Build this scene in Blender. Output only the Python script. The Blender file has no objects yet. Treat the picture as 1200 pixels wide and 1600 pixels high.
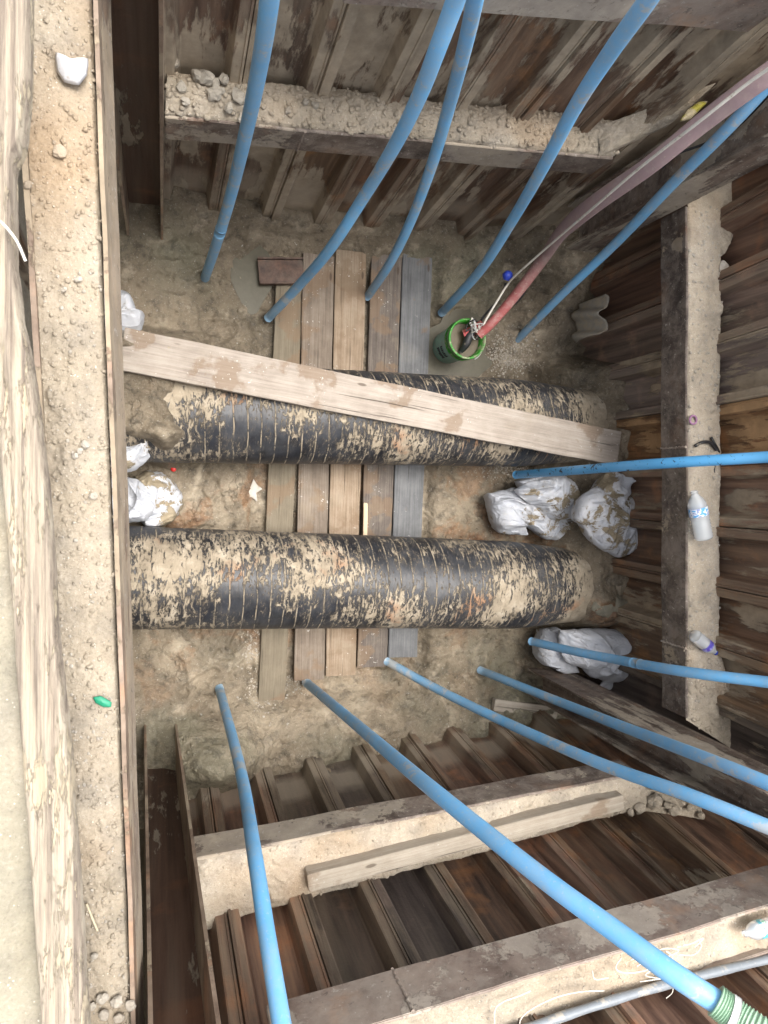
import bpy, bmesh, math, random
import numpy as np
from mathutils import Vector, Matrix

S = bpy.context.scene
COL = S.collection
rnd = random.Random(7)
# ---------------------------------------------------------------- camera
F = 1100.0; H = 4.6                       # focal length in photo pixels, height above the pit floor
_n = Vector((250-600, 58, -F)).normalized()
_y = -Vector((-740, -25100, -1100)).normalized()
_Z = -_n
_Y = (_y - _Z*_y.dot(_Z)).normalized()
_X = _Y.cross(_Z)
R3 = Matrix((_X, _Y, _Z))                 # camera -> world
cam_d = bpy.data.cameras.new('camera'); cam = bpy.data.objects.new('camera', cam_d); COL.objects.link(cam)
cam.matrix_world = Matrix.Translation((0, 0, H)) @ R3.to_4x4()
cam_d.sensor_fit = 'VERTICAL'; cam_d.sensor_height = 36; cam_d.lens = 36*F/1600
cam_d.clip_start = 0.05; cam_d.clip_end = 500
cam_d.dof.use_dof = True; cam_d.dof.focus_distance = 3.9; cam_d.dof.aperture_fstop = 9
S.camera = cam
# ---------------------------------------------------------------- world, sun, exposure
SUN_EL, SUN_AZ = math.radians(76), math.radians(50)
w = bpy.data.worlds.new('World'); S.world = w; w.use_nodes = True
wn = w.node_tree; bg = wn.nodes['Background']
sk = wn.nodes.new('ShaderNodeTexSky'); sk.sky_type = 'NISHITA'; sk.sun_disc = False
sk.sun_elevation = SUN_EL; sk.sun_rotation = SUN_AZ; sk.dust_density = 6; sk.air_density = 1.0; sk.ozone_density = 1.0
hs = wn.nodes.new('ShaderNodeHueSaturation'); hs.inputs['Saturation'].default_value = 0.30
wn.links.new(sk.outputs[0], hs.inputs['Color']); wn.links.new(hs.outputs[0], bg.inputs[0])
bg.inputs[1].default_value = 0.15
sd = bpy.data.lights.new('sun', 'SUN'); sun = bpy.data.objects.new('sun', sd); COL.objects.link(sun)
sd.energy = 1.15; sd.angle = math.radians(30); sd.color = (1, .965, .91)
sdir = Vector((math.sin(SUN_AZ)*math.cos(SUN_EL), math.cos(SUN_AZ)*math.cos(SUN_EL), math.sin(SUN_EL)))
sun.rotation_euler = sdir.to_track_quat('Z', 'Y').to_euler()
S.view_settings.view_transform = 'Standard'; S.view_settings.look = 'None'
S.view_settings.exposure = 1.35; S.view_settings.gamma = 1; S.view_settings.use_curve_mapping = False

# ---------------------------------------------------------------- helpers
def U(px, py, z):                          # a photo pixel at height z -> a point of the place
    d = R3 @ Vector((px-600, 800-py, -F))
    return Vector((0, 0, H)) + d*((z-H)/d.z)
def tag(o, label=None, cat=None, group=None, kind=None):
    if label: o['label'] = label
    if cat: o['category'] = cat
    if group: o['group'] = group
    if kind: o['kind'] = kind
    return o
def empty(name, loc=(0, 0, 0)):
    o = bpy.data.objects.new(name, None); o.empty_display_size = .1; COL.objects.link(o); o.location = loc; return o
def link_mesh(name, me, mat=None, parent=None, loc=None):
    o = bpy.data.objects.new(name, me); COL.objects.link(o)
    if mat is not None: me.materials.clear(); me.materials.append(mat)
    if loc is not None: o.location = loc
    if parent is not None:
        o.parent = parent
        o.matrix_parent_inverse = Matrix.Translation(-parent.location)
    return o
def smooth(me, on=True):
    me.polygons.foreach_set('use_smooth', [on]*len(me.polygons)); me.update()
def from_np(name, V, Fc, mat, parent=None, sm=True):
    me = bpy.data.meshes.new(name)
    V = np.asarray(V, dtype=np.float32); Fc = np.asarray(Fc, dtype=np.int32)
    k = Fc.shape[1]
    me.vertices.add(len(V)); me.vertices.foreach_set('co', V.ravel())
    me.loops.add(Fc.size); me.loops.foreach_set('vertex_index', Fc.ravel())
    me.polygons.add(len(Fc)); me.polygons.foreach_set('loop_start', np.arange(0, Fc.size, k, dtype=np.int32))
    me.polygons.foreach_set('loop_total', np.full(len(Fc), k, dtype=np.int32))
    me.update(calc_edges=True); me.validate()
    if sm: smooth(me)
    return link_mesh(name, me, mat, parent)
def grid_faces(n, m, cu=False, cv=False):
    i = np.arange(n if cu else n-1)[:, None]; j = np.arange(m if cv else m-1)[None, :]
    a = i*m+j; b = ((i+1) % n)*m+j; c = ((i+1) % n)*m+(j+1) % m; d = i*m+(j+1) % m
    return np.stack([a, b, c, d], -1).reshape(-1, 4)
# value noise
_rs = np.random.RandomState(11); _T = _rs.rand(64, 256, 256)
def vn(x, y, s=0):
    x = np.asarray(x, float); y = np.asarray(y, float)
    xi = np.floor(x).astype(int); yi = np.floor(y).astype(int); fx = x-xi; fy = y-yi
    fx = fx*fx*(3-2*fx); fy = fy*fy*(3-2*fy); T = _T[s % 64]
    a = T[xi % 256, yi % 256]; b = T[(xi+1) % 256, yi % 256]; c = T[xi % 256, (yi+1) % 256]; d = T[(xi+1) % 256, (yi+1) % 256]
    return ((a*(1-fx)+b*fx)*(1-fy)+(c*(1-fx)+d*fx)*fy)*2-1
def fbm(x, y, f, o=4, s=0, g=.5):
    r = 0; a = 1; t = 0
    for k in range(o):
        r = r+a*vn(np.asarray(x)*f+17.3*k+s, np.asarray(y)*f+9.1*k, s+k); t += a; a *= g; f *= 2.03
    return r/t
def ss(a, b, x): t = np.clip((np.asarray(x)-a)/(b-a), 0, 1); return t*t*(3-2*t)

def catmull(P, k=8):
    P = [Vector(p) for p in P]; Q = [P[0]*2-P[1]]+P+[P[-1]*2-P[-2]]; out = []
    for i in range(1, len(Q)-2):
        a, b, c, d = Q[i-1:i+3]
        for j in range(k):
            t = j/k
            out.append(.5*((2*b)+(c-a)*t+(2*a-5*b+4*c-d)*t*t+(3*b-a-3*c+d)*t**3))
    out.append(P[-1]); return out
def tube(name, P, r, mat, parent=None, seg=14, k=8, flat=1.0, cap=True, hollow=False, spline=True):
    C = catmull(P, k) if spline else [Vector(p) for p in P]
    n = len(C); V = []; up = Vector((0.13, 0.21, 1)).normalized(); prev = None
    for i, c in enumerate(C):
        t = (C[min(i+1, n-1)]-C[max(i-1, 0)]).normalized()
        if prev is None: a = t.cross(up).normalized()
        else: a = (prev - t*prev.dot(t)).normalized()
        prev = a; b = t.cross(a)
        rr = r(i/(n-1)) if callable(r) else r
        fl = flat(i/(n-1)) if callable(flat) else flat
        for q in range(seg):
            an = 2*math.pi*q/seg; V.append(c + a*(rr*math.cos(an)/math.sqrt(fl)) + b*(rr*math.sin(an)*fl))
    V = [tuple(v) for v in V]; Fc = grid_faces(n, seg, False, True).tolist()
    if hollow:
        m0 = len(V)
        for ring in (0, n-1):
            c = C[ring]
            for q in range(seg):
                v = Vector(V[ring*seg+q]); V.append(tuple(c+(v-c)*.82))
            inn = (C[1]-C[0] if ring == 0 else C[-2]-C[-1]).normalized()*.05
            for q in range(seg):
                v = Vector(V[ring*seg+q]); V.append(tuple(c+(v-c)*.82+inn))
        for e, ring in enumerate((0, n-1)):
            o0 = m0+e*2*seg
            for q in range(seg):
                q2 = (q+1) % seg
                Fc.append([ring*seg+q, ring*seg+q2, o0+q2, o0+q]); Fc.append([o0+q, o0+q2, o0+seg+q2, o0+seg+q])
    me = bpy.data.meshes.new(name)
    if cap and not hollow: Fc += [list(range(seg))[::-1], [(n-1)*seg+q for q in range(seg)]]
    me.from_pydata(V, [], Fc); me.update(); smooth(me)
    if cap and not hollow:
        me.polygons[-1].use_smooth = False; me.polygons[-2].use_smooth = False
    return link_mesh(name, me, mat, parent)
def lathe(name, prof, mat, parent=None, seg=28, M=None, close=False):
    V = []
    for (z, r) in prof:
        for q in range(seg):
            a = 2*math.pi*q/seg; v = Vector((r*math.cos(a), r*math.sin(a), z)); V.append(tuple(M @ v if M else v))
    Fc = grid_faces(len(prof), seg, False, True).tolist()
    if close: Fc += [list(range(seg))[::-1], [(len(prof)-1)*seg+q for q in range(seg)]]
    me = bpy.data.meshes.new(name); me.from_pydata(V, [], Fc); me.update(); smooth(me)
    return link_mesh(name, me, mat, parent)
def box_bm(bm, sx, sy, sz, M, bev=.003, cuts=0):
    r = bmesh.ops.create_cube(bm, size=1, matrix=Matrix.Diagonal((sx, sy, sz, 1)))
    vs = r['verts']; es = list({e for v in vs for e in v.link_edges})
    if bev:
        g = bmesh.ops.bevel(bm, geom=es, offset=bev, segments=2, affect='EDGES', profile=.6)
        vs = list({v for f in bm.faces for v in f.verts}) if not cuts else vs
        vs = [v for v in bm.verts if v.tag is False]
    for v in [v for v in bm.verts if not v.tag]:
        v.co = M @ v.co; v.tag = True
def box(name, A, B, wd, h, ztop, mat, parent=None, bev=.003, off=0.0, jit=0.0, cuts=0, nrm=None):
    """a straight bar from A to B (xy), wd wide, h high, its top at ztop, shifted off sideways"""
    A = Vector((A[0], A[1], 0)); B = Vector((B[0], B[1], 0)); L = (B-A).length; t = (B-A)/L
    s = Vector((-t.y, t.x, 0))
    if nrm is not None and s.dot(nrm) < 0: s = -s
    c = (A+B)/2 + s*off; c.z = ztop-h/2
    me = bpy.data.meshes.new(name); bm = bmesh.new()
    bmesh.ops.create_cube(bm, size=1, matrix=Matrix.Diagonal((L, wd, h, 1)))
    if cuts:
        es = [e for e in bm.edges if abs(e.verts[0].co.x-e.verts[1].co.x) > L*.5]
        bmesh.ops.subdivide_edges(bm, edges=es, cuts=cuts, use_grid_fill=True)
        for v in bm.verts:
            u = v.co.x*3.1+ztop*7
            v.co.y += jit*math.sin(u*2.3+v.co.z*40)*.5+jit*.6*(rnd.random()-.5); v.co.z += jit*math.sin(u*1.7+2)*.5+jit*.6*(rnd.random()-.5)
    if bev: bmesh.ops.bevel(bm, geom=[e for e in bm.edges if e.calc_face_angle(0) > .8], offset=bev, segments=2, affect='EDGES')
    bm.to_mesh(me); bm.free()
    o = link_mesh(name, me, mat)
    M = Matrix.Translation(c) @ Matrix((( t.x, s.x, 0, 0), (t.y, s.y, 0, 0), (0, 0, 1, 0), (0, 0, 0, 1)))
    if parent is not None:
        o.parent = parent; o.matrix_parent_inverse = Matrix.Translation(-parent.location)
    o.matrix_basis = M
    return o

# ---------------------------------------------------------------- material nodes
class N:
    def __init__(s, name):
        s.m = bpy.data.materials.new(name); s.m.use_nodes = True; s.t = s.m.node_tree
        s.b = s.t.nodes['Principled BSDF']; s.g = s.t.nodes.new('ShaderNodeNewGeometry'); s.o = s.t.nodes.new('ShaderNodeTexCoord')
        s.pos = s.g.outputs['Position']; s.obj = s.o.outputs['Object']
    def _set(s, sock, v):
        if hasattr(v, 'links') or isinstance(v, bpy.types.NodeSocket): s.t.links.new(v, sock)
        elif isinstance(v, (tuple, list)) and len(v) == 3 and sock.type == 'RGBA': sock.default_value = (*v, 1)
        else: sock.default_value = v
    def sc(s, v, x, y=None, z=None):
        n = s.t.nodes.new('ShaderNodeMapping'); s._set(n.inputs[0], v)
        n.inputs['Scale'].default_value = (x, y if y is not None else x, z if z is not None else x); return n.outputs[0]
    def noise(s, v, scale=5, det=4, rough=.55, dist=0, col=False):
        n = s.t.nodes.new('ShaderNodeTexNoise'); s._set(n.inputs['Vector'], v); n.inputs['Scale'].default_value = scale
        n.inputs['Detail'].default_value = det; n.inputs['Roughness'].default_value = rough; n.inputs['Distortion'].default_value = dist
        return n.outputs[1 if col else 0]
    def vor(s, v, scale=20, feat='F1', rand=1):
        n = s.t.nodes.new('ShaderNodeTexVoronoi'); s._set(n.inputs['Vector'], v); n.feature = feat
        n.inputs['Scale'].default_value = scale; n.inputs['Randomness'].default_value = rand
        return n.outputs[0]
    def ramp(s, f, st, interp='LINEAR'):
        st = sorted(st, key=lambda q: q[0])
        n = s.t.nodes.new('ShaderNodeValToRGB'); s._set(n.inputs[0], f); e = n.color_ramp; e.interpolation = interp
        while len(e.elements) < len(st): e.elements.new(.5)
        for el, (p, c) in zip(e.elements, st):
            el.position = p; el.color = (c, c, c, 1) if not isinstance(c, (tuple, list)) else (*c, 1)
        return n.outputs[0]
    def th(s, f, a, b):
        n = s.t.nodes.new('ShaderNodeMapRange'); s._set(n.inputs[0], f)
        n.inputs[1].default_value = a; n.inputs[2].default_value = b; n.inputs[3].default_value = 0; n.inputs[4].default_value = 1; return n.outputs[0]
    def mix(s, f, a, b, mode='MIX'):
        n = s.t.nodes.new('ShaderNodeMix'); n.data_type = 'RGBA'; n.blend_type = mode
        s._set(n.inputs[0], f); s._set(n.inputs[6], a); s._set(n.inputs[7], b); return n.outputs[2]
    def ma(s, op, a, b=0.0, c=0.0):
        n = s.t.nodes.new('ShaderNodeMath'); n.operation = op; s._set(n.inputs[0], a); s._set(n.inputs[1], b); s._set(n.inputs[2], c); return n.outputs[0]
    def sep(s, v):
        n = s.t.nodes.new('ShaderNodeSeparateXYZ'); s._set(n.inputs[0], v); return n.outputs
    def rand(s):
        return s.t.nodes.new('ShaderNodeObjectInfo').outputs['Random']
    def hsv(s, c, h=.5, sa=1, v=1):
        n = s.t.nodes.new('ShaderNodeHueSaturation'); s._set(n.inputs['Hue'], h); s._set(n.inputs['Saturation'], sa); s._set(n.inputs['Value'], v); s._set(n.inputs['Color'], c); return n.outputs[0]
    def bump(s, h, d=.01, st=1.0, nrm=None):
        n = s.t.nodes.new('ShaderNodeBump'); s._set(n.inputs['Height'], h); n.inputs['Distance'].default_value = d; n.inputs['Strength'].default_value = st
        if nrm is not None: s._set(n.inputs['Normal'], nrm)
        return n.outputs[0]
    def out(s, col=None, rough=None, nrm=None, **k):
        if col is not None: s._set(s.b.inputs['Base Color'], col)
        if rough is not None: s._set(s.b.inputs['Roughness'], rough)
        if nrm is not None: s._set(s.b.inputs['Normal'], nrm)
        for a, v in k.items(): s._set(s.b.inputs[a.replace('_', ' ')], v)
        return s.m

def m_dirt(name, a, b, c, wet=0.0, speck=.5):
    n = N(name); p = n.pos
    base = n.ramp(n.noise(p, 2.2, 8, .65), [(.3, a), (.5, b), (.72, c)])
    base = n.mix(n.th(n.noise(p, 9, 5, .6), .45, .7), base, n.hsv(base, .5, .9, .72))
    base = n.mix(n.ma('MULTIPLY', n.th(n.noise(p, 1.3, 3, .6), .55, .72), .6), base, tuple(x*y for x, y in zip(b, (1.0, .8, .6))))
    fine = n.noise(p, 120, 3, .7)
    base = n.mix(n.ma('MULTIPLY', n.th(fine, .55, .7), speck), base, n.hsv(base, .5, .7, 1.35))
    base = n.mix(n.ma('MULTIPLY', n.th(fine, .45, .30), speck), base, n.hsv(base, .5, 1.0, .6))
    pb = n.vor(p, 95); chip = n.th(pb, .22, .12)
    base = n.mix(n.ma('MULTIPLY', chip, n.th(n.noise(p, 31, 2), .56, .62)), base, (.62, .56, .47))
    h = n.ma('ADD', n.ma('MULTIPLY', n.noise(p, 22, 8, .65), .7), n.ma('MULTIPLY', fine, .16))
    cl = n.ma('MULTIPLY', n.ma('SUBTRACT', 1.0, n.vor(p, 38)), .18); h = n.ma('ADD', h, cl)
    rough = n.ramp(n.noise(p, 3, 3), [(.4, .95), (.7, .95-.5*wet)])
    return n.out(base, rough, n.bump(h, .018, .9))
M_DRY = m_dirt('dry_dirt', (.32, .27, .20), (.41, .35, .27), (.49, .43, .35))
M_LEFT = m_dirt('beam_dirt', (.28, .235, .17), (.355, .30, .225), (.43, .375, .295))
M_GROUND = m_dirt('ground_dirt', (.25, .22, .16), (.31, .28, .21), (.40, .35, .27))
M_CLAY = m_dirt('grey_clay', (.22, .205, .15), (.26, .24, .18), (.30, .27, .2), wet=.6, speck=.1)
M_STONE = m_dirt('stone', (.30, .27, .22), (.40, .36, .30), (.52, .48, .42), speck=.3)

def m_mud():
    n = N('pit_mud'); p = n.pos
    base = n.ramp(n.noise(p, 1.7, 8, .62), [(.34, (.112, .090, .060)), (.48, (.19, .152, .104)), (.64, (.30, .245, .172))])
    xyz = n.sep(p)
    # reddish subsoil showing through
    red = n.ma('MULTIPLY', n.th(n.noise(p, 2.6, 7, .65, .5), .52, .60), n.th(n.ma('ABSOLUTE', n.ma('ADD', xyz[1], .55)), 1.1, .2))
    red = n.ma('MULTIPLY', red, .75)
    base = n.mix(red, base, n.ramp(n.noise(p, 14, 4), [(.35, (.17, .075, .03)), (.6, (.30, .16, .075))]))
    olive = n.ma('MULTIPLY', n.th(n.noise(p, 1.1, 5, .5), .48, .60), n.th(n.ma('SUBTRACT', n.ma('ABSOLUTE', xyz[1]), .0), .95, 1.35))
    base = n.mix(n.ma('MULTIPLY', olive, .7), base, (.165, .155, .105))
    base = n.mix(n.th(n.noise(p, 12, 8, .72), .5, .64), base, n.hsv(base, .5, .95, .55))
    base = n.mix(n.ma('MULTIPLY', n.th(n.noise(p, 7, 6, .6), .56, .70), .7), base, (.40, .34, .25))
    fine = n.noise(p, 110, 3, .7)
    base = n.mix(n.ma('MULTIPLY', n.th(fine, .58, .72), .5), base, (.46, .42, .34))
    base = n.mix(n.ma('MULTIPLY', n.th(n.noise(p, 45, 4, .7), .66, .70), .8), base, (.55, .53, .48))
    h = n.ma('ADD', n.ma('MULTIPLY', n.noise(p, 16, 9, .62), 1.0), n.ma('MULTIPLY', fine, .12))
    cr = n.vor(n.sc(n.mix(.08, p, n.noise(p, 9, 4, .6, col=True)), 1, .55, 1), 19, 'DISTANCE_TO_EDGE'); crack = n.th(cr, .0, .035)
    gate = n.th(n.noise(p, 3.1, 5, .6), .56, .66)
    crg = n.ma('SUBTRACT', 1.0, n.ma('MULTIPLY', n.ma('SUBTRACT', 1.0, crack), n.ma('MULTIPLY', gate, .8)))
    h = n.ma('ADD', h, n.ma('MULTIPLY', crg, .35))
    rough = n.ramp(n.noise(p, 2.3, 5), [(.42, .85), (.62, .42)])
    return n.out(base, rough, n.bump(h, .034, .9))
M_MUD = m_mud()

def m_rust(name, dark, mid, hi, mud=.5, tide=False, streak='z', rand=.0, mudc=(.36, .29, .205), dust=0.0, rough=.62, edge=0.0, crest=0.0):
    n = N(name); p = n.pos
    sv = {'z': (17, 17, .75), 'x': (1.1, 26, 26), 'y': (26, 1.1, 26), 'n': (6, 6, 6)}[streak]
    st = n.noise(n.sc(p, *sv), 1, 7, .65)
    st2 = n.noise(n.sc(p, *[v*2.8 for v in sv]), 1, 5, .6)
    base = n.ramp(st, [(.32, dark), (.5, mid), (.70, hi)])
    base = n.mix(n.ma('MULTIPLY', n.th(st2, .5, .7), .4), base, n.hsv(base, .5, 1.0, .55))
    base = n.mix(n.ma('MULTIPLY', n.th(n.noise(p, 4.5, 5, .6), .55, .7), .5), base, tuple(v*1.0 for v in (hi[0]*1.5, hi[1]*1.1, hi[2]*.8)))
    if rand:
        r = n.rand()
        base = n.hsv(base, n.ramp(r, [(0, .492), (.6, .502), (1, .512)]), n.ramp(n.ma('FRACT', n.ma('MULTIPLY', r, 7.3)), [(0, .55), (.3, .95), (1, 1.2)]), n.ramp(n.ma('FRACT', n.ma('MULTIPLY', r, 3.7)), [(0, 1-rand), (1, 1+rand)]))
    base = n.mix(n.ma('MULTIPLY', n.th(n.noise(n.sc(p, *[v*.4 for v in sv]), 1, 6, .6), .50, .68), .38), base, tuple(v*.62 for v in mudc))
    if crest:                                 # scraped dusty crests painted paler, standing in for light that would show the ribs
        at = n.t.nodes.new('ShaderNodeAttribute'); at.attribute_name = 'worn_lit'; wv = at.outputs['Fac']
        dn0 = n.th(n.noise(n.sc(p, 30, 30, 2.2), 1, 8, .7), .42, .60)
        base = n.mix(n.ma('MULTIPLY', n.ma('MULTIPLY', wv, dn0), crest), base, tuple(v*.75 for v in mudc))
    off = n.noise(p, 1.4, 3, .5)
    mf = n.ma('ADD', n.noise(n.sc(p, *[v*.20 if v > 2 else max(v*.9, .7) for v in sv]), 2.4, 12, .72), n.ma('MULTIPLY', n.ma('SUBTRACT', off, .5), .9))
    if rand: mf = n.ma('ADD', mf, n.ma('MULTIPLY', n.ma('SUBTRACT', n.ma('FRACT', n.ma('MULTIPLY', n.rand(), 13.7)), .5), .14))
    mask = n.th(mf, .72-.34*mud-edge, .745-.34*mud+edge)
    mc = n.ramp(n.noise(p, 9, 6, .65), [(.35, tuple(v*.72 for v in mudc)), (.65, tuple(v*1.12 for v in mudc))])
    h = n.ma('ADD', n.ma('MULTIPLY', st, .25), n.ma('MULTIPLY', mask, .35))
    h = n.ma('ADD', h, n.ma('MULTIPLY', n.noise(p, 60, 5, .7), .25))
    col = n.mix(n.ma('MULTIPLY', mask, .9), base, mc)
    if dust:
        dn = n.noise(p, 10, 11, .78, .4)
        col = n.mix(n.ma('MULTIPLY', n.th(dn, .44, .58), dust), col, (.33, .28, .235))
        col = n.mix(n.ma('MULTIPLY', n.th(n.noise(p, 34, 7, .75), .56, .50), .0), col, col)
        col = n.mix(n.ma('MULTIPLY', n.th(n.noise(n.sc(p, 1, 1, 1), 23, 8, .75, .5), .60, .63), .75), col, n.hsv(col, .5, 1, .42))
        col = n.mix(n.ma('MULTIPLY', n.th(n.noise(p, 40, 6, .75), .61, .65), .7), col, (.50, .46, .40))
    if tide:
        z = n.sep(p)[2]; zz = n.ma('ADD', z, n.ma('MULTIPLY', n.ma('SUBTRACT', n.noise(p, 3.0, 5, .6), .5), .28))
        band = n.ramp(zz, [(.20, 0), (.27, 1), (.40, .9), (.50, 0)])
        col = n.mix(n.ma('MULTIPLY', band, .55), col, (.42, .36, .28))
        low = n.ramp(zz, [(.05, 1.0), (.22, 0)])
        col = n.mix(low, col, n.ramp(n.noise(p, 11, 6), [(.4, (.17, .14, .095)), (.6, (.27, .225, .155))]))
    rr = n.mix(mask, (rough,)*3, (.93,)*3)
    return n.out(col, rr, n.bump(h, .008, .8), Metallic=.0)
RD = ((0.071, 0.045, 0.032), (0.175, 0.109, 0.076), (0.295, 0.201, 0.139))
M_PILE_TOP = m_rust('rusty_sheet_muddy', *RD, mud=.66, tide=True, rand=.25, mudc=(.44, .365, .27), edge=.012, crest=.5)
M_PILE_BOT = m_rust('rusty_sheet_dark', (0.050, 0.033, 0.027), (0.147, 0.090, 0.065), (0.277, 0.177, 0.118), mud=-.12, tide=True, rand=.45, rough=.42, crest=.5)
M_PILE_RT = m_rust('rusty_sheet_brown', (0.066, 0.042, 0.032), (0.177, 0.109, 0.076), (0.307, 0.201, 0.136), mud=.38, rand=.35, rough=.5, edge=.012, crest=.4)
M_PILE_OCH = m_rust('ochre_sheet', (.05, .026, .015), (.20, .105, .048), (.36, .20, .095), mud=.52, rand=.0, mudc=(.42, .26, .13))
M_BEAM = m_rust('dusty_beam', (.065, .048, .040), (.14, .105, .085), (.24, .19, .15), mud=.50, streak='n', dust=.6, mudc=(.42, .36, .28))
M_BEAM_D = m_rust('dark_beam', (.035, .027, .023), (.080, .060, .050), (.15, .12, .10), mud=.30, streak='n', dust=.45)
M_BEAM_L = m_rust('pale_beam', (.14, .10, .08), (.25, .19, .155), (.36, .29, .235), mud=.52, streak='n', dust=.6, mudc=(.44, .38, .31))
M_POST = m_rust('post_plate', (.042, .023, .016), (.088, .048, .032), (.14, .084, .058), mud=.27, streak='z', mudc=(.33, .28, .21))
def m_strip():
    n = N('peeling_strip'); p = n.pos
    st = n.noise(n.sc(p, 85, 1.3, 10), 1, 10, .72, .1); s2 = n.noise(n.sc(p, 240, 12, 30), 1, 6, .7, .1)
    c = n.ramp(st, [(.38, (.20, .16, .125)), (.46, (.32, .265, .205)), (.53, (.40, .34, .26)), (.62, (.48, .415, .32))])
    c = n.mix(n.ma('MULTIPLY', n.th(s2, .48, .62), .6), c, n.hsv(c, .5, .95, .75))
    pat = n.ma('ADD', n.noise(n.sc(p, 55, 7, 10), 1, 11, .78, .2), n.ma('MULTIPLY', n.ma('SUBTRACT', n.noise(p, 4, 2), .5), .4))
    mk = n.th(pat, .545, .575)
    c = n.mix(mk, c, n.ramp(s2, [(.3, (.38, .31, .215)), (.6, (.50, .42, .30))]))
    return n.out(c, .85, n.bump(n.ma('ADD', n.ma('ADD', st, n.ma('MULTIPLY', mk, .5)), s2), .006, .9))
M_CREAM = m_strip()
M_POST2 = m_rust('streaked_post', (.045, .032, .026), (.12, .085, .065), (.24, .18, .14), mud=.50, streak='z', dust=.35, mudc=(.42, .36, .28))
M_LIP = m_rust('muddy_lip', (.10, .065, .045), (.20, .14, .10), (.30, .22, .16), mud=.78, streak='y', mudc=(.34, .27, .19), dust=.3)
M_EDGE = m_rust('flange_edge', (.13, .085, .06), (.25, .18, .13), (.38, .29, .22), mud=.5, streak='n')

def m_wood(name, a, b, c, stain=.5, white=.4, grey=0.0):
    n = N(name); p = n.obj
    g = n.noise(n.sc(p, 1.6, 60, 60), 1, 10, .72, .3); g2 = n.noise(n.sc(p, 9, 260, 260), 1, 4, .65)
    base = n.ramp(n.ma('ADD', n.ma('MULTIPLY', g, .6), n.ma('MULTIPLY', n.noise(p, 7, 8, .7), .4)), [(.36, a), (.5, b), (.64, c)])
    base = n.mix(n.ma('MULTIPLY', n.th(g2, .5, .75), .5), base, n.hsv(base, .5, 1, .6))
    base = n.hsv(base, .5, n.ramp(n.rand(), [(0, .8), (1, 1.1)]), n.ramp(n.rand(), [(0, .9), (1, 1.1)]))
    q = n.pos
    stn = n.th(n.ma('ADD', n.noise(q, 4.2, 5, .55), n.ma('MULTIPLY', n.noise(q, 19, 4), .12)), .685-.16*stain, .735-.16*stain)
    base = n.mix(n.ma('MULTIPLY', stn, .6), base, (.19, .125, .075))
    mud = n.th(n.noise(q, 3.0, 7, .6), .56, .68)
    base = n.mix(n.ma('MULTIPLY', mud, .55*stain+.1), base, (.28, .23, .165))
    wh = n.ma('MULTIPLY', n.th(n.noise(q, 55, 3, .6), .66, .69), n.th(n.noise(q, 4, 3), .50, .6))
    base = n.mix(n.ma('MULTIPLY', wh, white), base, (.66, .64, .59))
    kn = n.th(n.vor(n.sc(p, 3.0, 9, 9), 1.0), .10, .06)
    base = n.mix(n.ma('MULTIPLY', kn, .7), base, (.07, .045, .03))
    crk = n.th(n.noise(n.sc(p, .9, 60, 60), 1, 3, .5), .335, .30)
    base = n.mix(n.ma('MULTIPLY', crk, .7), base, (.05, .038, .03))
    h = n.ma('SUBTRACT', n.ma('ADD', g, n.ma('MULTIPLY', g2, .5)), n.ma('MULTIPLY', crk, 1.4))
    return n.out(base, .85, n.bump(h, .004, .8))
M_W1 = m_wood('plank_brown', (.10, .078, .058), (.18, .142, .108), (.26, .215, .17), .6, .7)
M_W2 = m_wood('plank_tan', (.15, .11, .075), (.245, .185, .13), (.33, .265, .20), .6, 1)
M_W3 = m_wood('plank_grey', (.085, .088, .092), (.15, .152, .155), (.22, .222, .222), .1, .6)
M_W4 = m_wood('plank_muddy', (.12, .10, .072), (.165, .138, .098), (.21, .178, .13), .5, .2)
M_W5 = m_wood('plank_dark', (.06, .050, .042), (.115, .095, .080), (.18, .155, .13), .8, .6)
M_W6 = m_wood('long_plank', (.25, .205, .165), (.35, .295, .24), (.43, .375, .315), .35, .8)
M_W7 = m_wood('timber_pale', (.28, .235, .18), (.36, .31, .245), (.43, .38, .31), .2, .4)
M_W8 = m_wood('fresh_split', (.55, .40, .24), (.66, .50, .32), (.74, .6, .42), 0, 0)

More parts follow.
